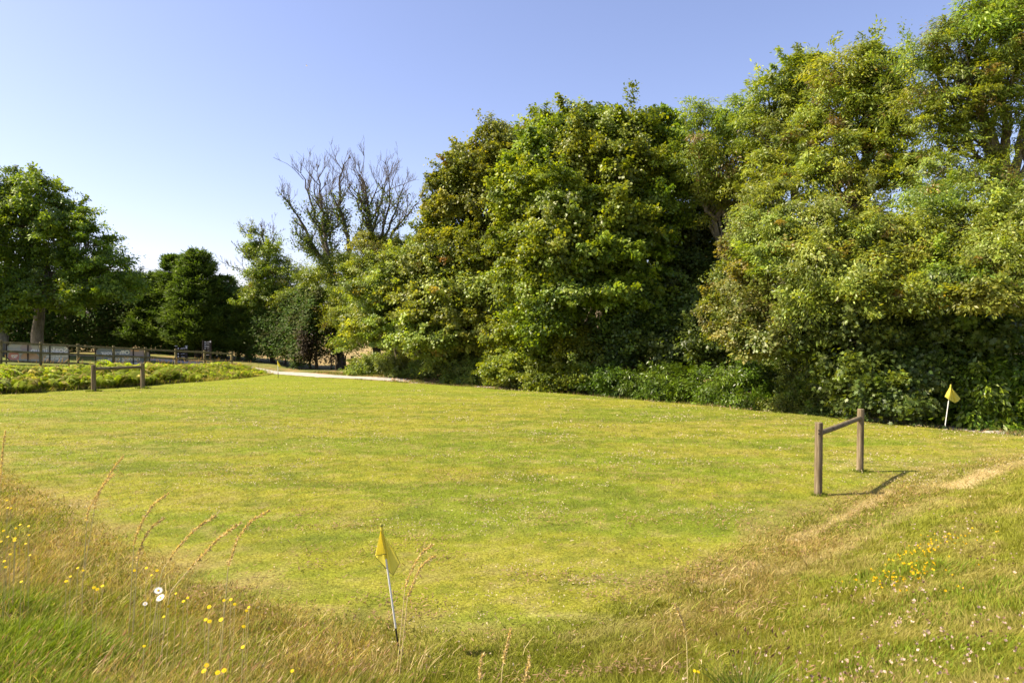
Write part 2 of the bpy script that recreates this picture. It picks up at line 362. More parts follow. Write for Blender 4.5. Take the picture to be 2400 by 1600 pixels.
def foliage(rng, lobes, pal, leaf=.13, aspect=.75, clump=.5, per=90, dens=1.0, kind='kite', flat=.42, accent=None, accent_p=0, zmin=.15,
            droop=.2, hang=.3, shell=(.5, 1.06), ragged=.2, back=.45):
    """clumps of leaves spread through the outer part of each lobe; returns Leaves and the clump centres by lobe"""
    Lv = Leaves(); P = np.array(PAL[pal]) * GAIN; centres = []
    for (c, rx, ry, rz, dn) in lobes:
        c = np.asarray(c, float); r = np.array([rx, ry, rz])
        area = 4 * math.pi * ((rx * rz) ** 1.6 / 3 + (rx * ry) ** 1.6 / 3 + (ry * rz) ** 1.6 / 3) ** (1 / 1.6)
        n = int(max(6, area / (clump ** 2) * .80 * dens * dn))
        S = int(rng.integers(15, 24)); sdv = nrm(rng.normal(size=(S, 3)) * np.array([1, 1, .9]) + np.array([0, -.25, .15]))
        scn = sdv * (.45 + .58 * rng.random(S) ** .8)[:, None]; srr = .14 + .24 * rng.random(S)
        m1 = int(n * 1.5); si = rng.integers(0, S, m1); dl = nrm(rng.normal(size=(m1, 3)) + sdv[si] * .8)
        q1 = scn[si] + dl * (srr[si] * (.45 + .7 * rng.random(m1)))[:, None] * np.array([1, 1, .92])
        d0 = nrm(rng.normal(size=(int(n * .7), 3))); q0 = d0 * (shell[0] + (.88 - shell[0]) * rng.random(len(d0)) ** .6)[:, None]
        q = np.concatenate([q1, q0]); dn1 = np.concatenate([nrm(sdv[si] * .55 + dl * .6), d0])
        keep = (q[:, 1] < .15) | (rng.random(len(q)) < back); q = q[keep]; d = dn1[keep]
        cc = c + q * r * (1 + ragged * .0); f = np.ones(len(q))
        ok = cc[:, 2] > ground_z(cc[:, 0], cc[:, 1]) + zmin; cc = cc[ok]; d = d[ok]; f = f[ok]
        centres.append(cc)
        m = len(cc)
        if m == 0: continue
        k = rng.poisson(per * FINE * (.45 + 1.1 * rng.random(m))); ci = np.repeat(np.arange(m), k); N = len(ci)
        size = clump * (.7 + .6 * rng.random()) * (.5 + .8 * rng.random(m))
        off = rng.normal(size=(N, 3)) * np.array([.44, .44, .44 * (flat + .15)])
        # each clump is a tilted, drooping plate of leaves
        tilt = (d * np.array([1, 1, .2]))[ci]
        hg = (hang * (-.5 + 2.2 * rng.random(m)))[ci]
        off[:, 2] -= hg * (off[:, 0] * tilt[:, 0] + off[:, 1] * tilt[:, 1]) + .10 * (off[:, 0] ** 2 + off[:, 1] ** 2)
        # some clumps are shoots that reach outwards
        rs = (rng.random(m) < .22)[ci]; sh = nrm(d + np.array([0, 0, .35]) + rng.normal(size=d.shape) * .3)[ci]; tsh = rng.random(N) * 1.7
        off = np.where(rs[:, None], off * .45 + sh * tsh[:, None], off)
        pos = cc[ci] + off * size[ci][:, None]
        nor = np.array([0, 0, 1.]) * .6 + d[ci] * .55 + (rng.normal(size=(m, 3)) * .4)[ci] + rng.normal(size=(N, 3)) * .55
        dr = nrm(off * np.array([1, 1, .3]) + d[ci] * .35 + rng.normal(size=(N, 3)) * .3); dr[:, 2] -= .35
        lobe_hue = np.array([.92 + .20 * rng.random(), .94 + .12 * rng.random(), .9 + .2 * rng.random()]); ccol = P[rng.integers(0, len(P), m)] * (.70 + .60 * rng.random(m))[:, None] * lobe_hue
        if accent is not None:
            ac = rng.random(m) < accent_p; ccol[ac] = np.array(accent) * (.7 + .6 * rng.random(ac.sum()))[:, None]
        col = ccol[ci] * (.75 + .5 * rng.random(N))[:, None]
        col[:, 0] *= .9 + .25 * rng.random(N)
        L = leaf * (.82 + .34 * rng.random()) * (.50 + .80 * rng.random(N)) * (.76 if kind == 'kite' else .70)
        if kind == 'star': Lv.add(*stars(pos, nor, dr, L, L, col, droop=droop))
        else: Lv.add(*kites(pos, nor, dr, L, L * aspect, col, droop=droop))
    return Lv, centres
def wob(p0, p1, rng, n=6, amp=.06, sag=0):
    p0 = np.asarray(p0, float); p1 = np.asarray(p1, float); t = np.linspace(0, 1, n)[:, None]; L = np.linalg.norm(p1 - p0)
    j = rng.normal(size=(n, 3)) * amp * L; j[0] = 0; j[-1] = 0
    q = p0 + (p1 - p0) * t + j; q[:, 2] += sag * L * np.sin(t[:, 0] * math.pi); return q
def tree(name, label, cat, base, lobes_px, pal, mat='leaf', trunk_r=.2, fork=None, seed=1, group=None, twigs=.3, bark='bark', trunks=None, limb=.35, depthk=1.0, lean=0, **kw):
    """lobes_px: (px, py, Z, rx in px, rz in px[, density])"""
    rng = np.random.default_rng(seed)
    if cat == 'bush' and name != 'laurel_bush':           # bushes stand behind the brown verge
        lobes_px = [(q[0], q[1], q[2] + .8) + tuple(q[3:]) for q in lobes_px]; base = (base[0] * (base[1] + .8) / base[1], base[1] + .8)
    bx, by = base; b = np.array([bx, by, gz(bx, by) - .1])
    root = empty(name, (bx, by, gz(bx, by)), label, cat, group)
    lobes = []
    for q in lobes_px:
        px, py, Z, rx, rz = q[:5]; dn = q[5] if len(q) > 5 else 1
        mx = rx / F * Z; lobes.append((W(px, py, Z), mx, mx * depthk, rz / F * Z, dn))
    Lv, cen = foliage(rng, lobes, pal, **kw)
    Lv.build('crown', M[mat], root)
    mb = MB()
    top = max(l[0][2] for l in lobes); fork = fork if fork is not None else b[2] + (top - b[2]) * .38
    fp = np.array([bx + lean, by, fork]); mid = np.mean([l[0] for l in lobes], axis=0)
    fp[:2] += (mid[:2] - fp[:2]) * .15
    tr = wob(b, fp, rng, 6, .02); mb.tube(tr, np.linspace(trunk_r * 1.25, trunk_r * .8, 6) * np.array([1.25, 1, 1, 1, 1, 1]), 9)
    for l, cc in zip(lobes, cen):
        r0 = trunk_r * (limb + .2 * rng.random())
        lp = wob(fp + rng.normal(size=3) * .05, l[0], rng, 7, .045, .03); mb.tube(lp, np.linspace(r0, r0 * .4, 7), 6, False)
        if len(cc) == 0: continue
        m = int(len(cc) * twigs)
        for i in rng.choice(len(cc), m, replace=False):
            st = lp[rng.integers(3, 7)]; q = wob(st, cc[i], rng, 5, .07, .05); mb.tube(q, np.linspace(r0 * .3, .008, 5), 4, False)
    mb.build('trunk', M[bark], root, smooth=True)
    return root

# ------------------------------------------------------------------ trees at the left
def xb(px, Z): return ((px - 1200) / F * Z, Z)
tree('oak_tree', 'large oak with a thick pale trunk behind the first banner at the left', 'tree', xb(88, 41),
     [(10, 455, 40, 85, 70), (85, 475, 40, 75, 62), (150, 545, 40, 75, 62), (60, 560, 41, 90, 75, .8), (205, 585, 40, 68, 60), (262, 625, 40, 50, 48),
      (120, 640, 40, 80, 50, .55), (230, 680, 40, 80, 38, .8), (30, 650, 40, 70, 50, .5), (300, 665, 41, 45, 45), (150, 705, 39.5, 80, 22, .5), (-60, 520, 40, 80, 110)],
     'oak', trunk_r=.30, fork=4.4, seed=11, leaf=.19, aspect=.7, clump=.50, per=46, dens=.62, bark='pale_bark', twigs=.3, limb=.42, group='trees around the lawn', ragged=.3)
tree('oak_tree', 'oak cut off by the left edge, its trunk beside the first fence post', 'tree', xb(2, 38),
     [(-60, 660, 38, 80, 60), (-10, 700, 38, 62, 40), (25, 725, 38, 50, 26), (-70, 560, 38, 80, 80), (40, 690, 38, 35, 22, .7)],
     'oak', trunk_r=.27, fork=3.8, seed=12, leaf=.19, aspect=.7, clump=.5, per=48, dens=.6, bark='pale_bark', twigs=.2, group='trees around the lawn')

def conifer(name, label, px, Z, top_py, half, seed, group=None, bottom=.5, pal='conifer', cat='tree', dens=1.0):
    rng = np.random.default_rng(seed); bx, by = xb(px, Z); g0 = gz(bx, by)
    root = empty(name, (bx, by, g0), label, cat, group)
    H = EYE - (top_py - HZ) / F * Z - g0; Rm = half / F * Z; P = np.array(PAL[pal]) * GAIN * 1.25; Lv = Leaves()
    nb = int(240 * dens * H * Rm / 8)
    u = 1 - rng.random(nb) ** .8; h = g0 + bottom + (H - bottom) * u
    rad = Rm * (1 - u) ** .50 * (.75 + .45 * rng.random(nb)); az = rng.random(nb) * 2 * math.pi
    mb = MB()
    for i in range(nb):
        a = az[i]; r = rad[i] + .12; n = int(26 + 46 * r)
        t = rng.random(n) ** .6; out = np.array([math.cos(a), math.sin(a), 0.]); sidev = np.array([-out[1], out[0], 0])
        p = np.array([bx, by, h[i]]) + out * (t * r)[:, None] + np.array([0, 0, 1.]) * ((t ** 2) * r * .34)[:, None]
        p = p + sidev * (rng.normal(size=n) * .17 * (.4 + r * .35))[:, None] + rng.normal(size=(n, 3)) * .06
        d = out * .8 + np.array([0, 0, .75]) + rng.normal(size=(n, 3)) * .4
        col = P[rng.integers(0, 3)] * (.8 + .45 * rng.random()) * (.8 + .4 * rng.random(n))[:, None]
        Lv.add(*kites(p, np.array([0, 0, 1.]) + rng.normal(size=(n, 3)) * .5, d, .20 + .14 * rng.random(n), .055 + .03 * rng.random(n), col, .3, -.05))
    Lv.build('crown', M['conifer'], root)
    mb.tube([(bx, by, g0 - .1), (bx, by, g0 + H * .5), (bx, by, g0 + H * .93)], [Rm * .10 + .03, Rm * .06 + .02, .02], 7)
    mb.build('trunk', M['bark'], root, smooth=True)
cg = 'conifers standing above the hedge'
conifer('conifer_tree', 'dark conifer with a pointed top, next to the oak', 405, 47, 600, 62, 21, cg)
conifer('conifer_tree', 'tallest dark conifer, right of the pointed one and above the signs', 463, 46, 586, 74, 22, cg)
conifer('conifer_tree', 'low conifer on the right shoulder of the tallest conifer', 525, 47, 648, 58, 23, cg)
conifer('conifer_tree', 'conifer in the shade between the oak and the pointed conifer', 345, 47, 640, 62, 24, cg)
conifer('conifer_tree', 'lowest conifer, left of the small thinning ash', 585, 46.5, 690, 55, 25, cg)
conifer('conifer_tree', 'wide low conifer under the right side of the oak', 285, 48, 680, 60, 26, cg)

# the long dark hedge behind the lane
def hedge(label, line, h0, h1, bottom, seed, pal='hedge', thick=1.3, dens=1.0, low=.55):
    rng = np.random.default_rng(seed); line = np.asarray(line, float); q = resample(line, .5)
    mid = q[len(q) // 2]; root = empty('conifer_hedge', (mid[0], mid[1], gz(*mid)), label, 'hedge')
    L = Leaves(); P = np.array(PAL[pal]) * GAIN * np.array([.95, 1.0, .7]); Ln = len(q) * .5; n = int(Ln * (h0 + h1) / 2 * 46 * dens)
    t = rng.random(n); i = (t * (len(q) - 1.001)).astype(int); fr = (t * (len(q) - 1.001)) - i
    p2 = q[i] * (1 - fr[:, None]) + q[i + 1] * fr[:, None]; tan = nrm(q[i + 1] - q[i]); nv = np.stack([tan[:, 1], -tan[:, 0]], -1)
    nv *= np.where(nv[:, 1:] > 0, -1, 1)
    Hh = (h0 + (h1 - h0) * t) * (.88 + .2 * fbm(t * Ln * .5, t * 0, seed, 3))
    v = rng.random(n) ** .85; side = np.where(rng.random(n) < .68, 1, -1)
    prof = thick * (1 - v ** 3 * .65) * (.75 + .5 * fbm(t * Ln * .6, v * 3, seed + 5, 3))
    bot = bottom * (.3 + 1.5 * vnoise(t * Ln * 1.3, t * 0, seed + 9) ** 1.5)
    g = ground_z(p2[:, 0], p2[:, 1]); z = g + bot + (Hh - bot) * v
    ov = (prof * rng.random(n) ** .4) * side
    cc = np.concatenate([p2 + nv * ov[:, None], z[:, None]], 1); out = np.concatenate([nv * side[:, None], np.zeros((n, 1))], 1)
    k = 22; ci = np.repeat(np.arange(n), k); N = len(ci)
    pos = cc[ci] + rng.normal(size=(N, 3)) * .17
    d = out[ci] * .9 + np.array([0, 0, .35]) + rng.normal(size=(N, 3)) * .55
    cl = P[rng.integers(0, 3, n)] * (.8 + .5 * rng.random(n))[:, None]
    brown = vnoise(t * Ln * .35, v * 2, seed + 3) > .72; cl[brown & (v < .45)] = np.array([.05, .036, .02])
    L.add(*kites(pos, np.array([0, 0, 1.]) + out[ci] * .6 + rng.normal(size=(N, 3)) * .45, d, .15 + .12 * rng.random(N), .06 + .03 * rng.random(N), cl[ci] * (.75 + .5 * rng.random(N))[:, None], .3, 0))
    L.build('foliage', M['conifer'], root)
    s = 0.6
    while s < Ln - .3:
        j = int(s / .5); a = q[min(j, len(q) - 1)]; x, y = a + rng.normal(size=2) * .12; g0 = gz(x, y); mb = MB(); r = .06 + .05 * rng.random()
        mb.tube(wob((x, y, g0 - .1), (x + rng.normal() * .12, y, g0 + bottom + 1.2), rng, 5, .02), [r * 1.4, r, r, r * .8, r * .6], 6, False)
        for _ in range(3):
            a2 = rng.random() * 6.28; zz0 = g0 + .3 + rng.random() * .7
            mb.tube(wob((x, y, zz0), (x + math.cos(a2) * .6, y + math.sin(a2) * .5, zz0 + .5), rng, 4, .06), [r * .35, r * .25, .012, .008], 4, False)
        mb.build('trunk', M['bark'], root, smooth=True); s += .95 + rng.random() * .7
hedge('long dark conifer hedge behind the lane, from the oaks to the tall sign', [(-40, 42), (-32, 46), (-25.5, 47.5), (-20, 47.5)], 6.2, 5.0, .12, 31, dens=1.3)
hedge('dark conifer hedge with bare stems at its foot, between the tall sign and the gate', [(-20.5, 47), (-17, 46.5), (-14, 45), (-11.6, 42.6)], 5.2, 5.0, .62, 32, dens=1.4)

# ------------------------------------------------------------------ half-dead ashes with bare tops
def dead_ash(label, basepx, Z, limbs, lobes_px, seed, ivy=1.0, r0=.24, ground_py=None, twig=1.0):
    rng = np.random.default_rng(seed); bx, by = xb(basepx, Z); g0 = gz(bx, by)
    root = empty('ash_tree', (bx, by, g0), label, 'tree', 'dying ashes with bare tops')
    mb = MB(); tips = []; IV = []
    def shoot(p, d, ln, r, depth):
        n = 5; q = [p]; dd = d
        for k in range(n - 1):
            dd = nrm(dd + rng.normal(size=3) * .13 + np.array([0, 0, .10])); q.append(q[-1] + dd * ln / (n - 1))
        q = np.array(q); mb.tube(q, np.linspace(r, max(r * .45, .007), n), 5 if depth > 1 else 3, False)
        if r > .03:
            for a_ in q: IV.append((a_, r, 1))
        if depth == 0: tips.append(q[-1]); return
        m = rng.integers(3, 6) if depth > 1 else rng.integers(4, 7)
        for _ in range(m):
            k = rng.integers(1, n); ax = nrm(np.cross(dd, rng.normal(size=3)))
            nd = nrm(nrm(q[k] - q[k - 1]) * .85 + ax * (.45 + .3 * rng.random()) + np.array([0, 0, .35]))
            shoot(q[k], nd, ln * (.42 + .25 * rng.random()) * twig, max(r * .5, .008), depth - 1)
    for li in limbs:
        pts = np.array([W(px, py, Z + dz) for (px, py, dz) in li[0]]); r = li[1]
        if li[2]: pts[0] = (bx, by, g0 - .1)
        pts = resample(pts, .45) if len(pts) > 2 else wob(pts[0], pts[1], rng, 8, .02)
        rr = np.linspace(r * 1.05, max(r * .24, .012), len(pts)); mb.tube(pts + rng.normal(size=pts.shape) * .05, rr, 7, False)
        for a_, r_ in zip(pts, rr): IV.append((a_, r_, 2))
        st = max(1, int(len(pts) * (.45 if li[2] else .22)))
        for k in range(st, len(pts)):
            if rng.random() < .70:
                t = nrm(pts[k] - pts[k - 1]); ax = nrm(np.cross(t, rng.normal(size=3)))
                nd = nrm(t * .7 + ax * .75 + np.array([0, 0, .20])); shoot(pts[k], nd, (.75 + .9 * rng.random()) * twig, rr[k] * .55 + .006, 2)
        shoot(pts[-1], nrm(pts[-1] - pts[-3]), .6 * twig, rr[-1], 2)
    mb.build('trunk', M['grey_bark'], root, smooth=True)
    L, _ = foliage(rng, [(W(a, b, z), rx / F * z, rx / F * z, rz / F * z, dn) for (a, b, z, rx, rz, dn) in lobes_px], 'ash',
                   leaf=.17, aspect=.40, clump=.48, per=56, dens=1.15, accent=(.15, .12, .03), accent_p=.03, ragged=.35)
    P = np.array(PAL['ivy'])
    for p, r, w in IV:
        if rng.random() < .6 * ivy and p[2] < EYE + 9.2:
            n = int(16 * w * ivy); q = p + rng.normal(size=(n, 3)) * (r * .9 + .13)
            L.add(*kites(q, rng.normal(size=(n, 3)) + (0, 0, .6), rng.normal(size=(n, 3)) - (0, 0, .5), .10 + .08 * rng.random(n), .08 + .04 * rng.random(n),
                         P[rng.integers(0, 3, n)] * (1.5 + .9 * rng.random(n))[:, None]))
    L.build('crown', M['leaf'], root)
dead_ash('ash with ivy-clad forks and the tallest bare twigs', 800, 44,
   [([(800, 870, 0), (796, 760, 0), (785, 690, 0), (775, 640, 0)], .26, True),
    ([(775, 640, 0), (742, 590, -.6), (712, 540, -1), (694, 478, -1.2), (662, 468, -1.5)], .13, False),
    ([(770, 610, 0), (748, 540, .6), (733, 480, .8), (716, 430, 1), (702, 398, 1)], .12, False),
    ([(775, 625, 0), (760, 545, 0), (752, 470, .3), (748, 420, .3), (740, 392, .4)], .13, False),
    ([(785, 650, 0), (775, 580, 1), (768, 520, 1.2), (765, 452, 1.2)], .09, False),
    ([(740, 600, 0), (700, 572, 1), (690, 560, 1.5)], .05, False),
    ([(825, 640, 0), (818, 560, 0), (797, 500, 0), (790, 450, 0), (798, 420, 0), (808, 382, 0)], .15, False),
    ([(797, 500, 0), (778, 455, -.6), (768, 432, -.8)], .07, False),
    ([(800, 505, 0), (775, 500, -.8), (758, 480, -1.2)], .05, False)],
   [(800, 640, 44, 55, 50, 1), (760, 660, 44, 45, 45, .9), (840, 700, 43, 60, 55, 1), (800, 735, 43, 45, 38, 1), (825, 795, 42, 36, 30, .8), (705, 690, 45, 36, 26, .6)], 41, 1.0)
dead_ash('dying ash with a wide fan of bare branches, left of the big trees', 885, 43,
   [([(885, 850, 0), (882, 740, 0), (878, 640, 0), (872, 570, 0)], .28, True),
    ([(872, 570, 0), (866, 520, 0), (862, 470, 0), (858, 425, 0), (845, 405, 0)], .15, False),
    ([(868, 545, 0), (850, 500, -.7), (832, 465, -1), (818, 445, -1.3)], .09, False),
    ([(866, 520, 0), (842, 455, -.7), (822, 430, -1), (812, 418, -1.2)], .08, False),
    ([(872, 560, 0), (884, 500, .7), (900, 460, 1), (905, 420, 1)], .10, False),
    ([(890, 560, 0), (906, 500, -.5), (918, 455, -.7), (912, 410, -.8)], .09, False),
    ([(896, 565, 0), (925, 500, .6), (940, 455, .8), (952, 420, .9)], .09, False),
    ([(905, 570, 0), (930, 530, -.6), (955, 505, -1), (975, 480, -1.1), (985, 462, -1.2)], .09, False),
    ([(866, 480, 0), (888, 440, .5), (896, 420, .6)], .06, False)],
   [(880, 590, 43, 55, 38, 1), (900, 650, 43, 75, 60, 1), (850, 640, 43, 50, 40, .9), (940, 600, 43, 50, 40, .9), (880, 720, 42, 70, 55, 1), (950, 690, 42, 60, 55, 1)], 42, .8)
dead_ash('small thinning ash with a bare crown tip, above the hedge', 640, 46,
   [([(640, 850, 0), (638, 760, 0), (630, 700, 0), (628, 640, 0), (622, 580, 0), (615, 540, 0)], .16, True),
    ([(628, 650, 0), (600, 610, -.5), (580, 590, -.8), (555, 582, -1)], .06, False),
    ([(630, 680, 0), (590, 640, .4), (560, 628, .6), (545, 626, .6)], .05, False),
    ([(625, 620, 0), (640, 570, .4), (642, 535, .5)], .06, False), ([(622, 600, 0), (600, 560, -.3), (585, 540, -.3)], .05, False)],
   [(622, 610, 46, 45, 50, .8), (598, 570, 46, 28, 35, .45), (650, 640, 46, 42, 48, .8), (620, 690, 46, 55, 45, .8), (690, 650, 46, 40, 38, .5), (600, 705, 46, 45, 22, .6), (670, 705, 46, 45, 25, .6)], 43, .6, twig=.75)

# ------------------------------------------------------------------ the wood along the right: from left to right
TG = 'trees around the lawn'
tree('sycamore_tree', 'sycamore turning orange at its edges, behind the left of the tallest green tree', 'tree', xb(1150, 37),
     [(1038, 455, 36, 32, 50), (1072, 415, 36, 40, 50), (1115, 385, 36, 60, 62), (1175, 360, 36, 60, 62), (1225, 340, 36, 45, 50), (1060, 500, 36, 70, 65),
      (1150, 480, 36, 80, 80), (1020, 570, 36, 50, 55), (1080, 600, 35, 90, 80), (1180, 600, 35, 80, 90), (965, 610, 36, 42, 40), (1120, 720, 35, 80, 80)],
     'autumn', mat='matte_leaf', trunk_r=.28, fork=4.5, seed=51, leaf=.18, aspect=.8, clump=.50, per=62, dens=.75, accent=(.19, .11, .02), accent_p=.02, group=TG, twigs=.12)
tree('maple_tree', 'pale green spreading maple above the brambles, right of the gate', 'tree', xb(985, 36),
     [(935, 645, 35.5, 55, 45), (990, 640, 35, 65, 50), (880, 700, 35.5, 62, 48), (960, 720, 34, 75, 55), (1050, 680, 34, 70, 60), (850, 760, 35.5, 48, 38),
      (920, 780, 35, 70, 42), (1010, 790, 33.5, 75, 50), (1090, 770, 33, 70, 60), (1110, 690, 33.5, 60, 60)],
     'maple', trunk_r=.18, fork=2.6, seed=52, leaf=.17, aspect=.85, clump=.46, per=58, dens=.85, group=TG, twigs=.15, accent=(.22, .19, .03), accent_p=.04)
tree('sycamore_tree', 'tall full green sycamore with two rounded tops, in the middle of the tree line', 'tree', xb(1410, 31.5),
     [(1300, 330, 30, 62, 62), (1340, 300, 30, 50, 42), (1400, 300, 30, 60, 50), (1480, 320, 30, 62, 55), (1545, 315, 30.5, 55, 48), (1255, 385, 29.5, 62, 62),
      (1360, 390, 29, 80, 75), (1460, 400, 29, 80, 75), (1550, 400, 30, 60, 70), (1225, 470, 29, 62, 65), (1310, 480, 28, 85, 80), (1420, 500, 28, 85, 80),
      (1520, 500, 29, 75, 75), (1210, 560, 28.5, 55, 60), (1290, 590, 27.5, 85, 75), (1400, 600, 27.5, 90, 75), (1490, 600, 28.5, 75, 75),
      (1220, 650, 28, 60, 60), (1320, 690, 27, 80, 62), (1430, 690, 27, 80, 60), (1500, 700, 28, 50, 50), (1270, 740, 27, 60, 45)],
     'sycamore', trunk_r=.36, fork=5, seed=53, leaf=.18, aspect=.9, clump=.50, per=70, dens=1.15, shell=(.35, 1.06), flat=.34, group=TG, twigs=.10, hang=.4)
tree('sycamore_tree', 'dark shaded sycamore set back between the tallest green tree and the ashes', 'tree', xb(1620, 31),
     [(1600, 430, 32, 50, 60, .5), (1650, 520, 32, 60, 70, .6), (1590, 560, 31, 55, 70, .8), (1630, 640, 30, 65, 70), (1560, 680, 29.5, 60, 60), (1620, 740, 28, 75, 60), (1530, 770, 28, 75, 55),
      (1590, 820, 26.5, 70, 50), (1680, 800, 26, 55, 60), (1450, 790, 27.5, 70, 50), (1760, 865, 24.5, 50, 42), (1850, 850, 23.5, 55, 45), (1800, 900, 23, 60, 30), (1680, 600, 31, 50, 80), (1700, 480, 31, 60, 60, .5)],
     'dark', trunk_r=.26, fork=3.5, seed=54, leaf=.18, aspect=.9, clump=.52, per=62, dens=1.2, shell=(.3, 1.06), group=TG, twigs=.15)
tree('hazel_bush', 'hazel with layered pale sprays under the middle sycamore', 'bush', xb(1240, 28.5),
     [(1180, 800, 30, 55, 42), (1230, 770, 28.5, 60, 40), (1250, 830, 27.8, 75, 42), (1180, 860, 29, 60, 32), (1310, 850, 27.2, 60, 45), (1350, 800, 27.3, 60, 55), (1370, 880, 26, 45, 30), (1290, 895, 27, 60, 25)],
     'sycamore', trunk_r=.07, fork=1.0, seed=55, leaf=.15, aspect=.85, clump=.38, per=56, dens=1.0, group='bushes at the foot of the wood', twigs=.2, flat=.3)
tree('ash_tree', 'ash with feathery tips, first ash right of the sycamore', 'tree', xb(1690, 29),
     [(1625, 270, 28, 38, 38, .8), (1660, 310, 28, 55, 55), (1720, 270, 28, 50, 45), (1625, 380, 28, 50, 55), (1700, 390, 28, 70, 65), (1760, 330, 28, 60, 60), (1750, 440, 27.5, 60, 60), (1660, 470, 28.5, 50, 50, .7)],
     'ash', mat='matte_leaf', trunk_r=.22, fork=6, seed=56, leaf=.20, aspect=.30, clump=.46, per=64, dens=.72, group=TG, twigs=.3, accent=(.15, .11, .03), accent_p=.06, bark='pale_bark', limb=.26)
tree('ash_tree', 'rounded ash, second right of the middle sycamore', 'tree', xb(1830, 27),
     [(1800, 230, 26, 50, 45, .8), (1850, 185, 26, 55, 48), (1905, 165, 26, 42, 38, .9), (1790, 310, 26, 60, 58), (1870, 260, 26, 75, 65), (1830, 370, 25.5, 75, 65), (1780, 400, 25, 50, 50), (1920, 220, 26, 50, 50)],
     'ash', mat='matte_leaf', trunk_r=.24, fork=6.5, seed=57, leaf=.20, aspect=.30, clump=.46, per=62, dens=.70, group=TG, twigs=.3, bark='bark', limb=.26)
tree('ash_tree', 'tall domed ash, third right of the middle sycamore', 'tree', xb(2000, 24),
     [(1975, 175, 23, 62, 50), (2040, 155, 23, 62, 45), (2085, 190, 23, 45, 45, .9), (1950, 260, 23, 75, 65), (2040, 260, 23, 80, 70), (1930, 350, 22.5, 80, 70), (2030, 370, 22.5, 85, 70),
      (1900, 430, 22, 75, 60), (2100, 300, 23.5, 45, 60, .5), (2110, 400, 22.5, 60, 60, .8), (2000, 460, 21.5, 80, 60)],
     'ash', mat='matte_leaf', trunk_r=.26, fork=6.5, seed=58, leaf=.19, aspect=.30, clump=.42, per=62, dens=.72, group=TG, twigs=.3, bark='bark', limb=.27, accent=(.15, .11, .03), accent_p=.08)
tree('ash_tree', 'tallest ash, open-crowned, at the right edge', 'tree', xb(2385, 21),
     [(2160, 150, 20.5, 62, 55, .9), (2220, 110, 20, 60, 50, .9), (2290, 60, 20, 70, 55), (2360, 20, 20, 70, 60), (2440, 10, 20, 80, 70), (2170, 240, 20.5, 62, 55, .7), (2250, 200, 20, 85, 65, 1),
      (2340, 140, 20, 85, 65, .8), (2430, 140, 20, 80, 80), (2190, 320, 20.5, 65, 50, .8), (2265, 300, 20.5, 60, 45, .6), (2340, 250, 20, 65, 48, .6), (2420, 290, 20, 65, 65, .7), (2300, 370, 20, 60, 40, .7), (2200, 410, 20, 70, 50, .7),
      (2300, 440, 20, 80, 50, .7), (2390, 470, 19.5, 60, 50, .9)],
     'ash', mat='matte_leaf', trunk_r=.24, fork=6.6, seed=59, leaf=.16, aspect=.30, clump=.42, per=62, dens=.78, group=TG, twigs=.55, bark='pale_bark', limb=.28, accent=(.16, .13, .03), accent_p=.07)
tree('ash_tree', 'broad sunlit ash hanging low over the verge behind the near hurdle', 'tree', xb(2050, 20.5),
     [(1790, 470, 21, 62, 52), (1770, 540, 20.5, 55, 50), (1850, 520, 20, 75, 60), (1930, 540, 19.5, 80, 60), (1810, 610, 19.5, 62, 50), (1900, 620, 19, 80, 58), (1990, 590, 19, 80, 62), (2070, 560, 19, 80, 62),
      (2150, 600, 18.3, 80, 60), (2230, 560, 18.3, 75, 62), (1960, 680, 18.3, 85, 52), (2060, 660, 18, 80, 55), (2150, 690, 17.5, 75, 48), (2240, 650, 17.3, 80, 55), (2320, 610, 17, 80, 60), (2400, 570, 17, 70, 70),
      (2320, 700, 16.6, 75, 42), (2400, 680, 16.5, 70, 50), (2180, 480, 19, 70, 52), (2300, 520, 18.3, 75, 50), (1880, 700, 18.6, 60, 36)],
     'maple', trunk_r=.26, fork=3.8, seed=60, leaf=.135, aspect=.42, clump=.38, per=78, dens=.82, group=TG, twigs=.14, hang=.35, accent=(.20, .16, .03), accent_p=.04)
tree('maple_tree', 'brown tinged field maple hanging beside the dark gap in the wood', 'tree', xb(1800, 24),
     [(1740, 560, 23, 38, 55, .7), (1700, 660, 22, 48, 38), (1750, 650, 21.3, 50, 42), (1690, 720, 21.5, 55, 36), (1750, 720, 20.5, 60, 42), (1810, 740, 20, 65, 45), (1720, 780, 20.6, 60, 36), (1780, 800, 20, 60, 36), (1850, 780, 19.5, 60, 36)],
     'brown', trunk_r=.09, fork=3.2, seed=61, leaf=.125, aspect=.8, clump=.34, per=64, dens=.85, group=TG, twigs=.12, hang=.4)
tree('sycamore_tree', 'dark low sycamore with big lobed leaves, behind the near hurdle', 'tree', xb(2060, 20.5),
     [(1930, 790, 19.4, 70, 45, .8), (2010, 780, 18.4, 75, 55), (2100, 770, 18.8, 75, 55), (2190, 760, 18.5, 70, 50), (1960, 850, 19.0, 50, 45), (2040, 870, 18.0, 75, 55), (2120, 860, 18.4, 75, 60), (2290, 770, 18.2, 70, 50), (2380, 770, 18.2, 60, 50),
      (2080, 940, 17.4, 65, 32), (1990, 920, 18.4, 45, 38), (2150, 930, 17.8, 50, 36)],
     'dark', trunk_r=.2, fork=2.6, seed=62, leaf=.165, kind='star', clump=.42, per=44, dens=.95, group=TG, twigs=.12, zmin=.05)
BG_ = 'bushes at the foot of the wood'
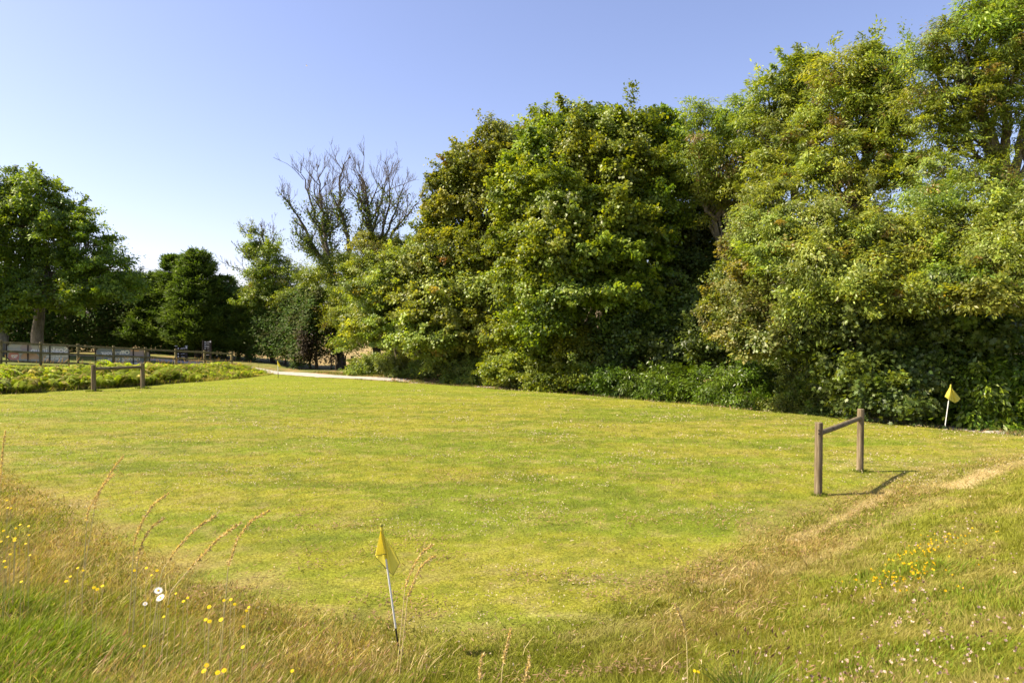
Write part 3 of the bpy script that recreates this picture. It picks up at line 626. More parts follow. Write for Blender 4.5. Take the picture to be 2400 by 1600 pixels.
tree('laurel_bush', 'glossy laurel behind the far right flag', 'bush', xb(2240, 18.8),
     [(2200, 850, 18.7, 50, 40, .8), (2240, 900, 18.2, 60, 50), (2300, 850, 18.4, 60, 50), (2320, 920, 17.8, 65, 50), (2390, 880, 17.8, 60, 60), (2400, 960, 17.4, 60, 35), (2260, 965, 18.1, 70, 26), (2340, 985, 17.6, 60, 22), (2190, 950, 18.6, 45, 30), (2460, 900, 17.2, 80, 80)],
     'laurel', mat='waxy_leaf', trunk_r=.08, fork=.8, seed=63, leaf=.20, aspect=.42, clump=.30, per=22, dens=1.1, group=BG_, twigs=.15, zmin=.03, flat=.7)
for i, (nm, lab, bx_, lob, pal, sd_) in enumerate([
    ('rhododendron_bush', 'bright green rhododendron at the left of the rhododendron row', 1440, [(1400, 890, 25.2, 30, 28), (1440, 895, 24.8, 38, 34), (1480, 905, 24.4, 35, 28)], 'rhodo', 71),
    ('rhododendron_bush', 'tallest bright green rhododendron, middle of the rhododendron row', 1555, [(1520, 895, 24.4, 38, 36), (1565, 890, 24, 40, 40), (1610, 905, 23.4, 38, 36), (1545, 925, 23.6, 45, 22)], 'rhodo', 72),
    ('rhododendron_bush', 'rhododendron with glinting leaves at the right of the rhododendron row', 1720, [(1660, 900, 22.9, 38, 40), (1715, 905, 22, 45, 38), (1770, 895, 21.6, 42, 40), (1740, 940, 21.2, 50, 22), (1680, 935, 22, 40, 24)], 'rhodo', 73),
    ]):
    tree(nm, lab, 'bush', xb(bx_, lob[1][2] + .3), lob, pal, mat='waxy_leaf', trunk_r=.05, fork=.5, seed=sd_, leaf=.17, aspect=.30, clump=.26, per=20, dens=1.35, group='row of rhododendrons', twigs=.2, zmin=.03, flat=.6)
for i, (lab, bx_, lob, sd_) in enumerate([
    ('pale bramble bush beside the dark gate post', 875, [(850, 855, 37.5, 28, 20), (885, 850, 37, 32, 26), (920, 865, 36, 30, 18), (850, 872, 37, 26, 12)], 81),
    ('low bramble tangle right of the pale bramble by the gate post', 985, [(950, 855, 36, 32, 24), (990, 865, 35, 38, 24), (1030, 860, 34, 34, 26), (965, 880, 35, 40, 12)], 82),
    ('bramble bush with sunlit top between the low tangle and the hazel', 1080, [(1050, 840, 34, 38, 34), (1090, 860, 33, 40, 32), (1130, 870, 32, 38, 28), (1080, 890, 32.5, 50, 14)], 83),
    ('leafy elder scrub at the foot of the hazel', 1210, [(1170, 880, 31, 40, 24), (1220, 885, 30, 40, 24), (1270, 900, 28.8, 42, 20)], 84),
    ('light green scrub between the rhododendrons and the near hurdle', 1880, [(1830, 910, 21.5, 40, 42), (1870, 930, 20.6, 42, 32), (1920, 940, 20, 45, 30), (1840, 955, 20.4, 50, 14), (1930, 965, 19.4, 45, 12)], 85),
    ]):
    tree('bramble_bush', lab, 'bush', xb(bx_, lob[1][2] + .2), lob, 'bramble', trunk_r=.04, fork=.4, seed=sd_, leaf=.11, aspect=.62, clump=.28, per=34, dens=1.25, group=BG_, twigs=.12, zmin=.02, flat=.6)

# far-off mass of dark trees behind the wood, seen only through its gaps
rng = np.random.default_rng(90)
lobes = []
for k in range(17):
    x = -7 + k * 2.6 + rng.normal() * .4; y = 46 - max(0, x) * .55 + rng.normal() * 1.2
    for h in (.9, 2.4, 4.2, 6.3 if k % 2 else 5.4): lobes.append((np.array([x + rng.normal() * .4, y, h]), 2.0, 1.6, 1.7, 1.0))
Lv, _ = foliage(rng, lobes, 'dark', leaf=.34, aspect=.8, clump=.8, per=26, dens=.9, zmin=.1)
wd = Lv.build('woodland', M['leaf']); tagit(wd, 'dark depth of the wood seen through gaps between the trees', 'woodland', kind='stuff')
lobes = []
for k in range(46):
    x = -150 + k * 6.2 + rng.normal() * 2; lobes.append((np.array([x, 150 + rng.normal() * 5, 2.6]), 5.2, 3, 3.6 + rng.random() * 1.6, .8))
Lv, _ = foliage(rng, lobes, 'oak', leaf=.9, aspect=.8, clump=1.6, per=9, dens=1, zmin=.1)
o = Lv.build('distant_trees', M['leaf']); tagit(o, 'far line of trees across the dry field', 'trees', kind='stuff')
# scattered thin trunks inside the wood
for k, (px, Z) in enumerate([(1180, 38), (1245, 34), (1370, 33), (1455, 30.5), (1490, 29), (1560, 30), (1755, 25), (1900, 24), (2170, 21), (2290, 19.5), (1010, 38), (930, 39)]):
    x, y = xb(px, Z); g0 = gz(x, y); mb = MB(); r = rng.uniform(.08, .16)
    root = None
    mb.tube(wob((x, y, g0 - .1), (x + rng.normal() * .5, y + rng.normal() * .3, g0 + 5 + rng.random() * 2), rng, 7, .02), np.linspace(r, r * .45, 7), 8, False)
    for q in range(4):
        h = 2 + rng.random() * 3; a = rng.random() * 6.28
        mb.tube(wob((x, y, g0 + h), (x + math.cos(a) * 1.1, y + math.sin(a) * 1.1, g0 + h + .9), rng, 5, .05), np.linspace(r * .35, .012, 5), 5, False)
    o = mb.build('thin_trunk', M['bark'], None, smooth=True)
    tagit(o, 'slender bare trunk standing in the shade inside the wood', 'tree trunk', 'slender trunks inside the wood')

# ------------------------------------------------------------------ hurdles of two posts and a rail
def hurdle(label, a, b, h, r, group):
    (ax, ay), (bx, by) = a, b; za, zb = gz(ax, ay), gz(bx, by)
    root = empty('rail_hurdle', ((ax + bx) / 2, (ay + by) / 2, (za + zb) / 2), label, 'rail hurdle', group)
    rng = np.random.default_rng(int(abs(ax * 100)))
    for (x, y, z) in ((ax, ay, za), (bx, by, zb)):
        mb = MB(); zs = np.array([-.06, 0, .2, .45, .7, .9, h - .008, h]); rr = r * np.array([1.04, 1.03, 1.0, 1.02, .99, 1.0, .99, .93])
        lx = rng.normal() * .012
        pts = np.stack([x + lx * zs, np.full(8, y), z + zs], -1); mb.tube(pts, rr, 20)
        mb.build('post', M['post_wood'], root, bevel=.004)
    mb = MB(); d = nrm(np.array([bx - ax, by - ay, zb - za])); r2 = r * .72
    p0 = np.array([ax, ay, za + h - .155]) + d * r * .55; p1 = np.array([bx, by, zb + h - .145]) - d * r * .55
    mb.tube([p0, p0 * .6 + p1 * .4 + [0, 0, -.006], p0 * .2 + p1 * .8 + [0, 0, -.004], p1], [r2, r2 * 1.03, r2 * .98, r2], 16)
    mb.build('rail', M['rail_wood'], root, bevel=.003)
    to = nrm(np.array([-ax, -ay, 0])); 
    for dz in (-.105, -.15):
        mb = MB(); sidev = np.array([to[1], -to[0], 0]) * -.012
        c = np.array([ax, ay, za + h + dz]) + to * (r - .004) + sidev; mb.tube([c, c + to * .012], [.013, .011], 10)
        mb.build('bolt_hole_shade', M['dark_wood'], root)  # dark stub stands in for the shade inside a bolt hole
    return root
hg = 'two rail hurdles on the lawn'
hurdle('near wooden hurdle of two round posts and a rail, beside the worn dry track', (4.21, 9.39), (5.57, 10.93), 1.0, .052, hg)
hurdle('far wooden hurdle of two posts and a rail, in front of the fern bank', (-16.3, 26.6), (-15.2, 28.1), 1.03, .085, hg)

# ------------------------------------------------------------------ flags
def simple_mat(name, col, rough=.6, spec=.3, metal=0):
    m, n, l, p = newmat(name); p.inputs['Base Color'].default_value = (*col, 1); p.inputs['Roughness'].default_value = rough
    p.inputs['Specular IOR Level'].default_value = spec; p.inputs['Metallic'].default_value = metal; return m
def cloth_mat(name, col):
    m, n, l, p = newmat(name); tc = n.new('ShaderNodeTexCoord'); nz = n.new('ShaderNodeTexNoise'); nz.inputs['Scale'].default_value = 14; nz.inputs['Detail'].default_value = 4
    l.new(tc.outputs['Object'], nz.inputs['Vector']); cr = n.new('ShaderNodeValToRGB'); cr.color_ramp.elements[0].color = (*[c * .8 for c in col], 1); cr.color_ramp.elements[1].color = (*col, 1)
    l.new(nz.outputs['Fac'], cr.inputs[0]); l.new(cr.outputs[0], p.inputs['Base Color']); p.inputs['Roughness'].default_value = .6
    b = n.new('ShaderNodeBump'); b.inputs['Strength'].default_value = .5; b.inputs['Distance'].default_value = .006; l.new(nz.outputs['Fac'], b.inputs['Height']); l.new(b.outputs[0], p.inputs['Normal'])
    t = n.new('ShaderNodeBsdfTranslucent'); l.new(cr.outputs[0], t.inputs[0]); ms = n.new('ShaderNodeMixShader'); ms.inputs[0].default_value = .5
    l.new(p.outputs[0], ms.inputs[1]); l.new(t.outputs[0], ms.inputs[2]); l.new(ms.outputs[0], n['Material Output'].inputs[0]); return m
M['flag'] = cloth_mat('flag_cloth', (.95, .84, .12)); M['hem'] = simple_mat('hem', (.24, .23, .04), .8)
M['white_pole'] = noise_mat('white_pole', (.66, .65, .60), (.80, .79, .74), (20, 20, 6), .4, .1)
M['black_pole'] = simple_mat('black_plastic', (.012, .012, .013), .45); M['steel'] = simple_mat('steel', (.45, .45, .46), .35, .5, .8)
def flag(label, base, top, Z, cols, scale_r, white_to, hem=True):
    """base, top in photo pixels at depth Z; cols: lower edge points (px, py, depth offset) of the folded cloth; pole black below white_to"""
    B = W(base[0], base[1], Z); T = W(top[0], top[1], Z); B[2] = gz(B[0], B[1]) - .02
    root = empty('golf_flag', B, label, 'flag', 'yellow flags on the lawn')
    s = B + (T - B) * white_to
    mb = MB(); mb.tube([s, s * .5 + T * .5, T + (T - B) * .0], [scale_r, scale_r, scale_r * .9], 10); mb.build('pole', M['white_pole'], root, smooth=False)
    mb = MB(); mb.tube([B, (B + s) / 2, s - (s - B) * .0], [scale_r * .95] * 3, 10); mb.build('stake', M['black_pole'], root)
    mb = MB(); mb.tube([T + (T - B) * -.004, T + nrm(T - B) * .012, T + nrm(T - B) * .02], [scale_r * 1.5, scale_r * 1.7, scale_r * .6], 10); mb.build('cap', M['hem'], root)
    # folded cloth hanging from the pole top
    low = np.array([W(a, b, Z + dz) for (a, b, dz) in cols]); nC = len(cols); rows_ = 9
    up = np.array([T + (B - T) * .02 + np.array([(i / (nC - 1) - .5) * scale_r * 2.2, low[i][1] * 0 + (cols[i][2]) * .25, -.004 * i]) for i in range(nC)])
    fine = 6; N = (nC - 1) * fine + 1; tt_ = np.linspace(0, nC - 1, N)
    def ip(A): return np.stack([np.interp(tt_, np.arange(nC), A[:, k]) for k in range(3)], -1)
    lo, hi = ip(low), ip(up); ph = tt_ * 2.1
    V = []
    for r_ in range(rows_ + 1):
        t = r_ / rows_; q = hi * (1 - t) + lo * t; w = math.sin(t * math.pi) * .5 + t * .4
        q = q + np.stack([np.zeros(N), np.sin(ph * 1.7 + t * 3) * .010 * w, -np.abs(np.sin(ph)) * .004 * w], -1) * (Z / 4.66) ** .3
        V.append(q)
    V = np.array(V).reshape(-1, 3); I = np.arange((rows_ + 1) * N).reshape(rows_ + 1, N)
    Fq = np.stack([I[:-1, :-1], I[:-1, 1:], I[1:, 1:], I[1:, :-1]], -1).reshape(-1, 4)
    o = link('cloth', np_mesh('cloth', V, Fq, None, True), M['flag'], root)
    mb = MB(); mb.tube([T + (B - T) * .0, T + (B - T) * .24], [scale_r * 1.6, scale_r * 1.55], 10, False); mb.build('sleeve', M['flag'], root, smooth=True)
    if hem:
        mb = MB(); mb.tube(lo + np.array([0, -.002, 0]), .0022 * (Z / 4.66) ** .4, 5); mb.build('hem', M['hem'], o if False else root, smooth=True)
flag('nearest yellow flag, drooping on a leaning pole at the foot of the bank', (938, 1540), (894, 1233), 4.66,
     [(906, 1297, -.01), (879, 1301, -.05), (882, 1306, .03), (908, 1334, .05), (921, 1347, .02), (927, 1338, .0), (937, 1317, -.03), (924, 1290, -.03)], .0066, .24)
flag('yellow flag catching the sun at the right, in front of the laurel', (2213, 1002), (2228.5, 902), F * EYE / (1002 - HZ),
     [(2214, 929, .0), (2225, 937, -.05), (2238, 944, .03), (2245, 940, -.03), (2251, 934, .02)], .010, .0)
flag('small distant yellow flag at the far end of the lawn, before the track', (652, 886), (651, 845), F * EYE / (886 - HZ),
     [(651, 857, 0), (653.5, 858, -.08), (656, 861, .05), (659, 859, 0), (654.5, 851, .0)], .016, .35, hem=False)

# ------------------------------------------------------------------ fence, banners, signs, gate
FA, FB = np.array([-23.2, 31.0]), np.array([-15.6, 38.0]); fd = nrm(FB - FA); fn = np.array([-fd[1], fd[0]])
def FP(t, off=0): return FA + (FB - FA) * t + fn * off
def Ftop(t): return 1.95 - .71 * t
root = empty('rail_fence', (*FP(.5), gz(*FP(.5))), 'weathered wooden post and rail fence along the top of the fern bank', 'fence')
ts = [-.30, -.15, 0, .145, .29, .437, .577, .718, .86, 1.0]
for t in ts:
    x, y = FP(t); mb = MB(); z1 = Ftop(t) + .02; z0 = gz(x, y) - .1
    mb.box((x, y, (z0 + z1) / 2), (*(fd * .05), 0), (*(fn * .06), 0), (0, 0, (z1 - z0) / 2)); mb.build('post', M['fence_wood'], root, bevel=.008)
for i in range(len(ts) - 1):
    for dz, only_left in ((-.09, 0), (-.49, 0), (-.93, 1)):
        if only_left and ts[i] > .5: continue
        a, b = ts[i], ts[i + 1]; mb = MB(); o1 = -.085
        pa, pb = FP(a + .002, o1), FP(b - .002, o1)
        mb.bar((*pa, Ftop(a) + dz), (*pb, Ftop(b) + dz + .01 * math.sin(i * 3)), .04, .095); mb.build('rail', M['fence_wood'], root, bevel=.006)
M['frame'] = noise_mat('frame_wood', (.018, .014, .01), (.05, .04, .03), (12, 12, 12), .8, .3)
M['letter'] = simple_mat('letter', (.92, .88, .78), .9)
def banner_mat(name, c0, c1, c2):
    m, n, l, p = newmat(name); tc = n.new('ShaderNodeTexCoord'); nz = n.new('ShaderNodeTexNoise'); nz.inputs['Scale'].default_value = 1.6; nz.inputs['Detail'].default_value = 3
    l.new(tc.outputs['Object'], nz.inputs['Vector']); cr = n.new('ShaderNodeValToRGB'); e = cr.color_ramp.elements
    e[0].position = .35; e[0].color = (*c0, 1); e[1].position = .65; e[1].color = (*c2, 1); k = e.new(.5); k.color = (*c1, 1)
    l.new(nz.outputs['Fac'], cr.inputs[0]); l.new(cr.outputs[0], p.inputs['Base Color']); p.inputs['Roughness'].default_value = .7
    t = n.new('ShaderNodeBsdfTranslucent'); l.new(cr.outputs[0], t.inputs[0]); ms = n.new('ShaderNodeMixShader'); ms.inputs[0].default_value = .3
    l.new(p.outputs[0], ms.inputs[1]); l.new(t.outputs[0], ms.inputs[2]); l.new(ms.outputs[0], n['Material Output'].inputs[0]); return m
def flat_shape(name, pts, mat, parent, t0, off, th=.006):
    """polygon given as (along the fence in m from t0, height) points, a thin sheet facing the lawn"""
    V = []; 
    for o_ in (off, off - th):
        for (s, z) in pts: q = FP(t0, o_) + fd * s; V.append((q[0], q[1], z))
    n = len(pts); mb = MB(); mb.add(V, [tuple(range(n)), tuple(range(2 * n - 1, n - 1, -1))] + [(i, (i + 1) % n, (i + 1) % n + n, i + n) for i in range(n)])
    return mb.build(name, mat, parent)
def text_mesh(txt, size, name, mat, parent, t0, s_right, z, off, bold=.007):
    """lettering seen from behind, word by word: it reads mirrored from the lawn; s_right is where its first letter starts"""
    for wd_ in txt.split(' '):
        cu = bpy.data.curves.new('tmp', 'FONT'); cu.body = wd_; cu.size = size; cu.extrude = .002; cu.offset = bold
        ob = bpy.data.objects.new('tmp', cu); C.objects.link(ob); dg = bpy.context.evaluated_depsgraph_get(); dg.update()
        me = bpy.data.meshes.new_from_object(ob.evaluated_get(dg)); bpy.data.objects.remove(ob)
        wide = max(v.co.x for v in me.vertices)
        for v in me.vertices:
            q = FP(t0, off - v.co.z) + fd * (s_right - v.co.x); v.co = (q[0], q[1], z + v.co.y)
        me.name = name; link(name, me, mat, parent); s_right -= wide + size * .27
def banner(label, t0, t1, mat, art):
    L = (t1 - t0) * np.linalg.norm(FB - FA); o0 = .10; slope = -.71 * (t1 - t0) / L
    zt = lambda s: Ftop(t0) - .07 + slope * s; zb_ = lambda s: zt(s) - .86
    x, y = FP((t0 + t1) / 2, .1); root = empty('advertising_banner', (x, y, gz(x, y)), label, 'banner', 'banners seen from behind, fixed to the fence')
    c = .16
    sheet = flat_shape('banner_sheet', [(c, zb_(c) + .03), (L - c, zb_(L) + .03), (L - .03, zb_(L) + c + .03), (L - .03, zt(L) - c - .02), (L - c, zt(L) - .03), (c, zt(c) - .03), (.03, zt(0) - c - .02), (.03, zb_(0) + c)], mat, root, t0, o0)
    fr = MB()
    def bar(s0, z0, s1, z1, w=.05, th=.04, off=o0 + .035):
        a = FP(t0, off) + fd * s0; b = FP(t0, off) + fd * s1; fr.bar((*a, z0), (*b, z1), th, w, up=(0, 0, 1) if abs(z1 - z0) < abs(s1 - s0) * 1.5 else (*fd, 0))
    bar(0, zt(0), L, zt(L)); bar(0, zb_(0), L, zb_(L)); 
    bar(.0, zb_(0) - .12, .0, zt(0), .05); bar(L, zb_(L) - .12, L, zt(L), .05)
    for s in (L * .33, L * .68): bar(s, zb_(s), s, zt(s), .045, off=o0 - .035)
    for (a, b_, c_, d_) in ((0, zt(0) - c, c, zt(c)), (L, zt(L) - c, L - c, zt(L)), (0, zb_(0) + c, c, zb_(c)), (L, zb_(L) + c, L - c, zb_(L))): bar(a, b_, c_, d_, .04, off=o0 - .03)
    fr.build('frame', M['frame'], root); art(root, t0, L, zt, zb_, o0 - .009, slope)
M['banner_a'] = banner_mat('banner_pale', (.40, .45, .43), (.47, .46, .40), (.34, .42, .44))
M['banner_b'] = banner_mat('banner_slate', (.25, .29, .30), (.30, .33, .33), (.21, .26, .29))
M['orange'] = simple_mat('orange_print', (.62, .30, .14), .8); M['peach'] = simple_mat('peach_print', (.66, .42, .24), .8); M['coral'] = simple_mat('coral_print', (.60, .26, .20), .8)
M['stripe'] = simple_mat('stripe_print', (.38, .20, .11), .8); M['tan'] = simple_mat('tan_print', (.42, .34, .30), .8)
def art_a(root, t0, L, zt, zb_, off, sl):
    text_mesh('Soak it up', .36, 'lettering', M['letter'], root, t0, L - .06, zt(L) - .34, off)
    text_mesh('Great deals available', .105, 'lettering', M['letter'], root, t0, L - .06, zb_(L) + .31, off)
    text_mesh('on Hot Tubs, now', .105, 'lettering', M['letter'], root, t0, L - .25, zb_(L) + .20, off)
    z = zb_(0)
    flat_shape('badge', [(.06, z + .12), (.16, z + .05), (.46, z + .04), (.48, z + .20), (.44, z + .36), (.30, z + .42), (.12, z + .38), (.06, z + .25)], M['coral'], root, t0, off - .001, .003)
    text_mesh('LIMITED', .07, 'lettering', M['letter'], root, t0, .42, z + .22, off - .005); text_mesh('OFFER', .07, 'lettering', M['letter'], root, t0, .37, z + .14, off - .005)
    arc = [(.52 + .36 * (1 - math.cos(a)) , z + .06 + .36 * math.sin(a)) for a in np.linspace(0, math.pi, 14)]
    flat_shape('shell_print', [(a, b) for a, b in arc], M['peach'], root, t0, off - .001, .003)
    for k in range(5):
        r_ = .30 - .055 * k; mb = MB(); pts = []
        for a in np.linspace(.35, 2.6, 12):
            q = FP(t0, off - .006) + fd * (.80 - r_ * math.cos(a) * 1.05); pts.append((q[0], q[1], z + .07 + r_ * math.sin(a)))
        mb.tube(pts, .006, 4); mb.build('ring_print', M['stripe'], root)
    flat_shape('figure_print', [(.50, z + .60), (.58, z + .48), (.80, z + .46), (.98, z + .52), (.92, z + .70), (.72, z + .78), (.58, z + .72)], M['tan'], root, t0, off - .001, .003)
def art_b(root, t0, L, zt, zb_, off, sl):
    text_mesh('Offset your', .27, 'lettering', M['letter'], root, t0, 1.50, zt(1.5) - .30, off)
    text_mesh('running costs', .27, 'lettering', M['letter'], root, t0, 1.98, zt(1.9) - .58, off)
    text_mesh('with solar & battery', .17, 'lettering', M['letter'], root, t0, 1.98, zt(1.9) - .82, off)
    z = zt(2)
    flat_shape('photo_print', [(1.52, z - .36), (L - .06, z - .36), (L - .06, z - .18), (L - .18, z - .05), (1.52, z - .0)], M['tan'], root, t0, off - .001 + .0, .002)
    flat_shape('photo_print', [(1.56, z - .12), (1.95, z - .14), (1.92, z - .03), (1.56, z - .01)], M['peach'], root, t0, off - .004, .002)
banner('pale banner with reversed large lettering and an orange badge, on the left of the fence', .02, .256, M['banner_a'], art_a)
banner('slate blue banner with reversed pale lettering, right of the pale banner', .363, .60, M['banner_b'], art_b)

M['sign'] = simple_mat('sign_brown', (.022, .015, .011), .95, .05); M['sign_white'] = simple_mat('sign_white', (.66, .63, .56), .9)
def sign(label, p0, p1, Z, top_py, bot_py, post_cap, rows, gap):
    root = empty('direction_sign', ((p0 + p1 - 2400) / 2 / F * Z, Z, gz((p0 + p1 - 2400) / 2 / F * Z, Z)), label, 'sign', 'brown direction signs behind the fence')
    rng = np.random.default_rng(p0)
    for p in (p0, p1):
        a = W(p, top_py - 2, Z); g0 = gz(a[0], a[1]); mb = MB(); mb.box((a[0], a[1], (a[2] + g0 - .1) / 2), (.05, 0, 0), (0, .05, 0), (0, 0, (a[2] - g0 + .1) / 2)); mb.build('post', M['dark_wood'], root, bevel=.006)
        if post_cap: mb = MB(); mb.box((a[0], a[1], a[2] + .014), (.062, 0, 0), (0, .062, 0), (0, 0, .012)); mb.build('cap', M['white_pole'], root)
    pan_h = (bot_py - top_py) / rows / F * Z
    for k in range(rows):
        zc = W(0, top_py + (k + .5) * (bot_py - top_py) / rows, Z)[2]; x0 = W(p0, 0, Z)[0] + .052; x1 = W(p1, 0, Z)[0] - .052; mb = MB()
        mb.box(((x0 + x1) / 2, Z - .02, zc), ((x1 - x0) / 2, 0, 0), (0, .012, 0), (0, 0, pan_h / 2 * gap)); pn = mb.build('panel', M['sign'], root, bevel=.003)
        if k == 3 and rows == 5 and False: continue
        mb = MB(); c = np.array([x0 + .09, Z - .034, zc]); mb.tube([c, c + [0, -.006, 0]], [.040, .040], 14); mb.build('symbol', M['sign_white'], root)
        nl = 2 if k in (0, 2) and rows > 5 or (k == 0 and rows == 5) else 1
        for q in range(nl):                                   # rows of lettering too small to read: letter-sized strokes
            mb = MB(); x = x1 - .03; ln = rng.uniform(.22, .36) * (x1 - x0) / .6; zq = zc + (.022 if nl == 2 else 0) - q * .048
            while x > x1 - .03 - ln:
                w = rng.uniform(.010, .02); hh = rng.choice([.013, .013, .019]); mb.box((x - w / 2, Z - .0345, zq + (hh - .013)), (w / 2, 0, 0), (0, .0015, 0), (0, 0, hh)); x -= w + .009
            mb.build('lettering', M['sign_white'], root)
    c = W(p1 - (1 if rows > 5 else 0), top_py + 1.5, Z - .06); mb = MB(); mb.tube([c, c + [0, -.012, 0]], [.055, .055], 16); mb.build('marker_disc', M['sign_white'], root)
sign('tall narrow brown direction sign with seven white lettered rows', 476, 494, 43, 799, 834, False, 7, .92)
sign('short wide brown direction sign with pale post caps, left of the tall one', 413, 437, 41, 813, 845, True, 5, .80)

# gate, its dark post and the broken pickets beside it
gx0, gy0 = xb(826, 38.6); root = empty('field_gate', (gx0, gy0, gz(gx0, gy0)), 'dark wooden gate with a thick post, half hidden by brambles', 'gate')
mb = MB(); g0 = gz(gx0, gy0); mb.box((gx0, gy0, g0 + .48), (.085, 0, 0), (0, .085, 0), (0, 0, .52)); mb.build('gate_post', M['dark_wood'], root, bevel=.01)
for z in (.25, .5, .78): mb = MB(); mb.bar((gx0 + .09, gy0 + .1, g0 + z), (gx0 + 1.9, gy0 + .5, g0 + z), .03, .08); mb.build('rail', M['fence_wood'], root, bevel=.004)
mb = MB(); mb.bar((gx0 + .12, gy0 + .13, g0 + .85), (gx0 + 1.2, gy0 + .4, g0 + .3), .03, .07); mb.build('brace', M['fence_wood'], root, bevel=.004)
for k, (px, Z, h) in enumerate([(787, 41.5, .72), (804, 42.5, .55), (809, 43, .85), (776, 42, .6)]):
    x, y = xb(px, Z); g0 = gz(x, y); mb = MB(); mb.tube([(x, y, g0 - .05), (x + .01, y, g0 + h * .6), (x + .02, y, g0 + h)], [.055, .05, .045], 7)
    o = mb.build('fence_stake', M['dark_wood'], None); lab = ['thick leaning stake in the gap by the gate', 'shortest stake in the gap by the gate', 'tallest thin stake in the gap by the gate', 'stake at the end of the dark hedge']
    tagit(o, lab[k], 'stake', 'old fence stakes by the gate')
# overhead cable and bird
P0, P1 = W(-500, 500, 30), W(640, 672, 56); q = np.linspace(0, 1, 40)[:, None]; cb = P0 + (P1 - P0) * q; 
dd = np.array([W(0, 574, 0 + 1), W(173, 605, 1), W(300, 624, 1), W(592, 664, 1)])
cb = np.array([W(px, np.interp(px, [-300, 0, 121, 173, 300, 400, 592, 680], [505, 574, 596, 605, 624, 638, 663, 674]), 34 + (px + 300) / 980 * 16) for px in np.linspace(-300, 680, 50)])
cb[1:-1] = (cb[:-2] + cb[2:] + cb[1:-1] * 2) / 4
mb = MB(); mb.tube(cb, .012, 5); o = mb.build('overhead_cable', M['white_pole'], None, smooth=True); tagit(o, 'thin pale cable strung through the trees at the left', 'cable')
b0 = W(719, 155, 80); mb = MB()
mb.tube([b0 + [-.10, 0, -.02], b0 + [-.04, 0, 0], b0 + [.05, 0, 0], b0 + [.11, 0, .01], b0 + [.14, 0, .005]], [.008, .035, .04, .022, .006], 8)
for s_ in (-1, 1):
    V = [b0 + [.05, s_ * .02, .01], b0 + [-.03, s_ * .02, .01], b0 + [-.05, s_ * .16, .11], b0 + [-.09, s_ * .30, .07], b0 + [-.01, s_ * .18, .125]]
    mb.add(V + [v - [0, 0, .008] for v in V], [(0, 1, 2, 4), (4, 2, 3), (9, 7, 6, 5), (8, 7, 9), (0, 4, 9, 5), (1, 0, 5, 6), (4, 3, 8, 9), (3, 2, 7, 8), (2, 1, 6, 7)])
o = mb.build('bird', M['white_pole'], None); tagit(o, 'tiny pale bird high in the blue sky', 'bird')

# ------------------------------------------------------------------ grass
def blades(base, h, w, lean, col, tipcol=None, seg=1, curve=.5):
    """lean: (N,2) horizontal travel of the tip. seg 1: one triangle, seg 3: a curved blade"""
    n = len(base); a = np.random.default_rng(n).random(n) * math.pi * 2; s = np.stack([np.cos(a), np.sin(a), np.zeros(n)], -1) * np.asarray(w)[:, None] / 2
    s[:, 0] = np.abs(s[:, 0]) * .8 + np.asarray(w) * .15
    if tipcol is None: tipcol = col * 1.15
    def at(t): return base + np.stack([lean[:, 0] * t ** (1 + curve), lean[:, 1] * t ** (1 + curve), h * (t - .12 * t * t)], -1)
    if seg == 1:
        V = np.stack([base - s, base + s, at(1.)], 1).reshape(-1, 3); C_ = np.stack([col, col, tipcol], 1).reshape(-1, 3)
        b = np.arange(n)[:, None] * 3; return V, [b + np.array([[0, 1, 2]])], C_
    p1, p2, p3 = at(.4), at(.75), at(1.)
    V = np.stack([base - s, base + s, p1 + s * .9, p1 - s * .9, p2 + s * .6, p2 - s * .6, p3], 1).reshape(-1, 3)
    cm = (col + tipcol) / 2; C_ = np.stack([col * .8, col * .8, col, col, cm, cm, tipcol], 1).reshape(-1, 3); b = np.arange(n)[:, None] * 7
    return V, [np.concatenate([b + np.array([[0, 1, 2, 3]]), b + np.array([[3, 2, 4, 5]])]), b + np.array([[5, 4, 6]])], C_
def blade_obj(name, parts, mat, label, cat, kind='stuff'):
    Vs, F3, F4, Cs, n = [], [], [], [], 0
    for V, Fl, C_ in parts:
        for f in Fl: (F4 if f.shape[1] == 4 else F3).append(f + n)
        Vs.append(V); Cs.append(C_); n += len(V)
    fl = ([np.concatenate(F3)] if F3 else []) + ([np.concatenate(F4)] if F4 else [])
    o = link(name, np_mesh(name, np.concatenate(Vs), fl, np.concatenate(Cs)), M[mat]); tagit(o, label, cat, kind=kind); return o
rng = np.random.default_rng(100)
def scatter(n, r0, r1, a0=-40, a1=40):
    r = np.exp(rng.uniform(math.log(r0), math.log(r1), n)); a = np.radians(rng.uniform(a0, a1, n))
    return r * np.sin(a) / np.cos(a) * 1.0, r, r     # depth-uniform fan
x, y, r = scatter(1150000, 3.4, 40, -52, 52)
de = sdist(x, y, EDGE); dn = sdist(x, y, NEAR); db = sdist(x, y, BANK)
k = (de > 0) & (dn < .5) & (db < .05); x, y, r, dn = x[k], y[k], r[k], dn[k]
pat = fbm(x * 4, y * 4, 131, 3); k = rng.random(len(x)) < .35 + 1.1 * pat; x, y, r = x[k], y[k], r[k]
b = np.stack([x, y, ground_z(x, y) - .004], -1); n = len(x)
clm = vnoise(x * 22, y * 22, 137); col = ground_col(x, y) * (1.30 * (.45 + .75 * rng.random(n) + .45 * (clm - .3)))[:, None]
dead = rng.random(n) < .10; col[dead] = np.array([.34, .25, .11]) * (.7 + .6 * rng.random(dead.sum()))[:, None]
sc = np.clip(r / 8, .75, 2.6)
h = (.010 + .024 * rng.random(n)) * np.clip(sc, .8, 1.2); w = (.0032 + .0042 * rng.random(n)) * sc
lean = rng.normal(size=(n, 2)) * .024
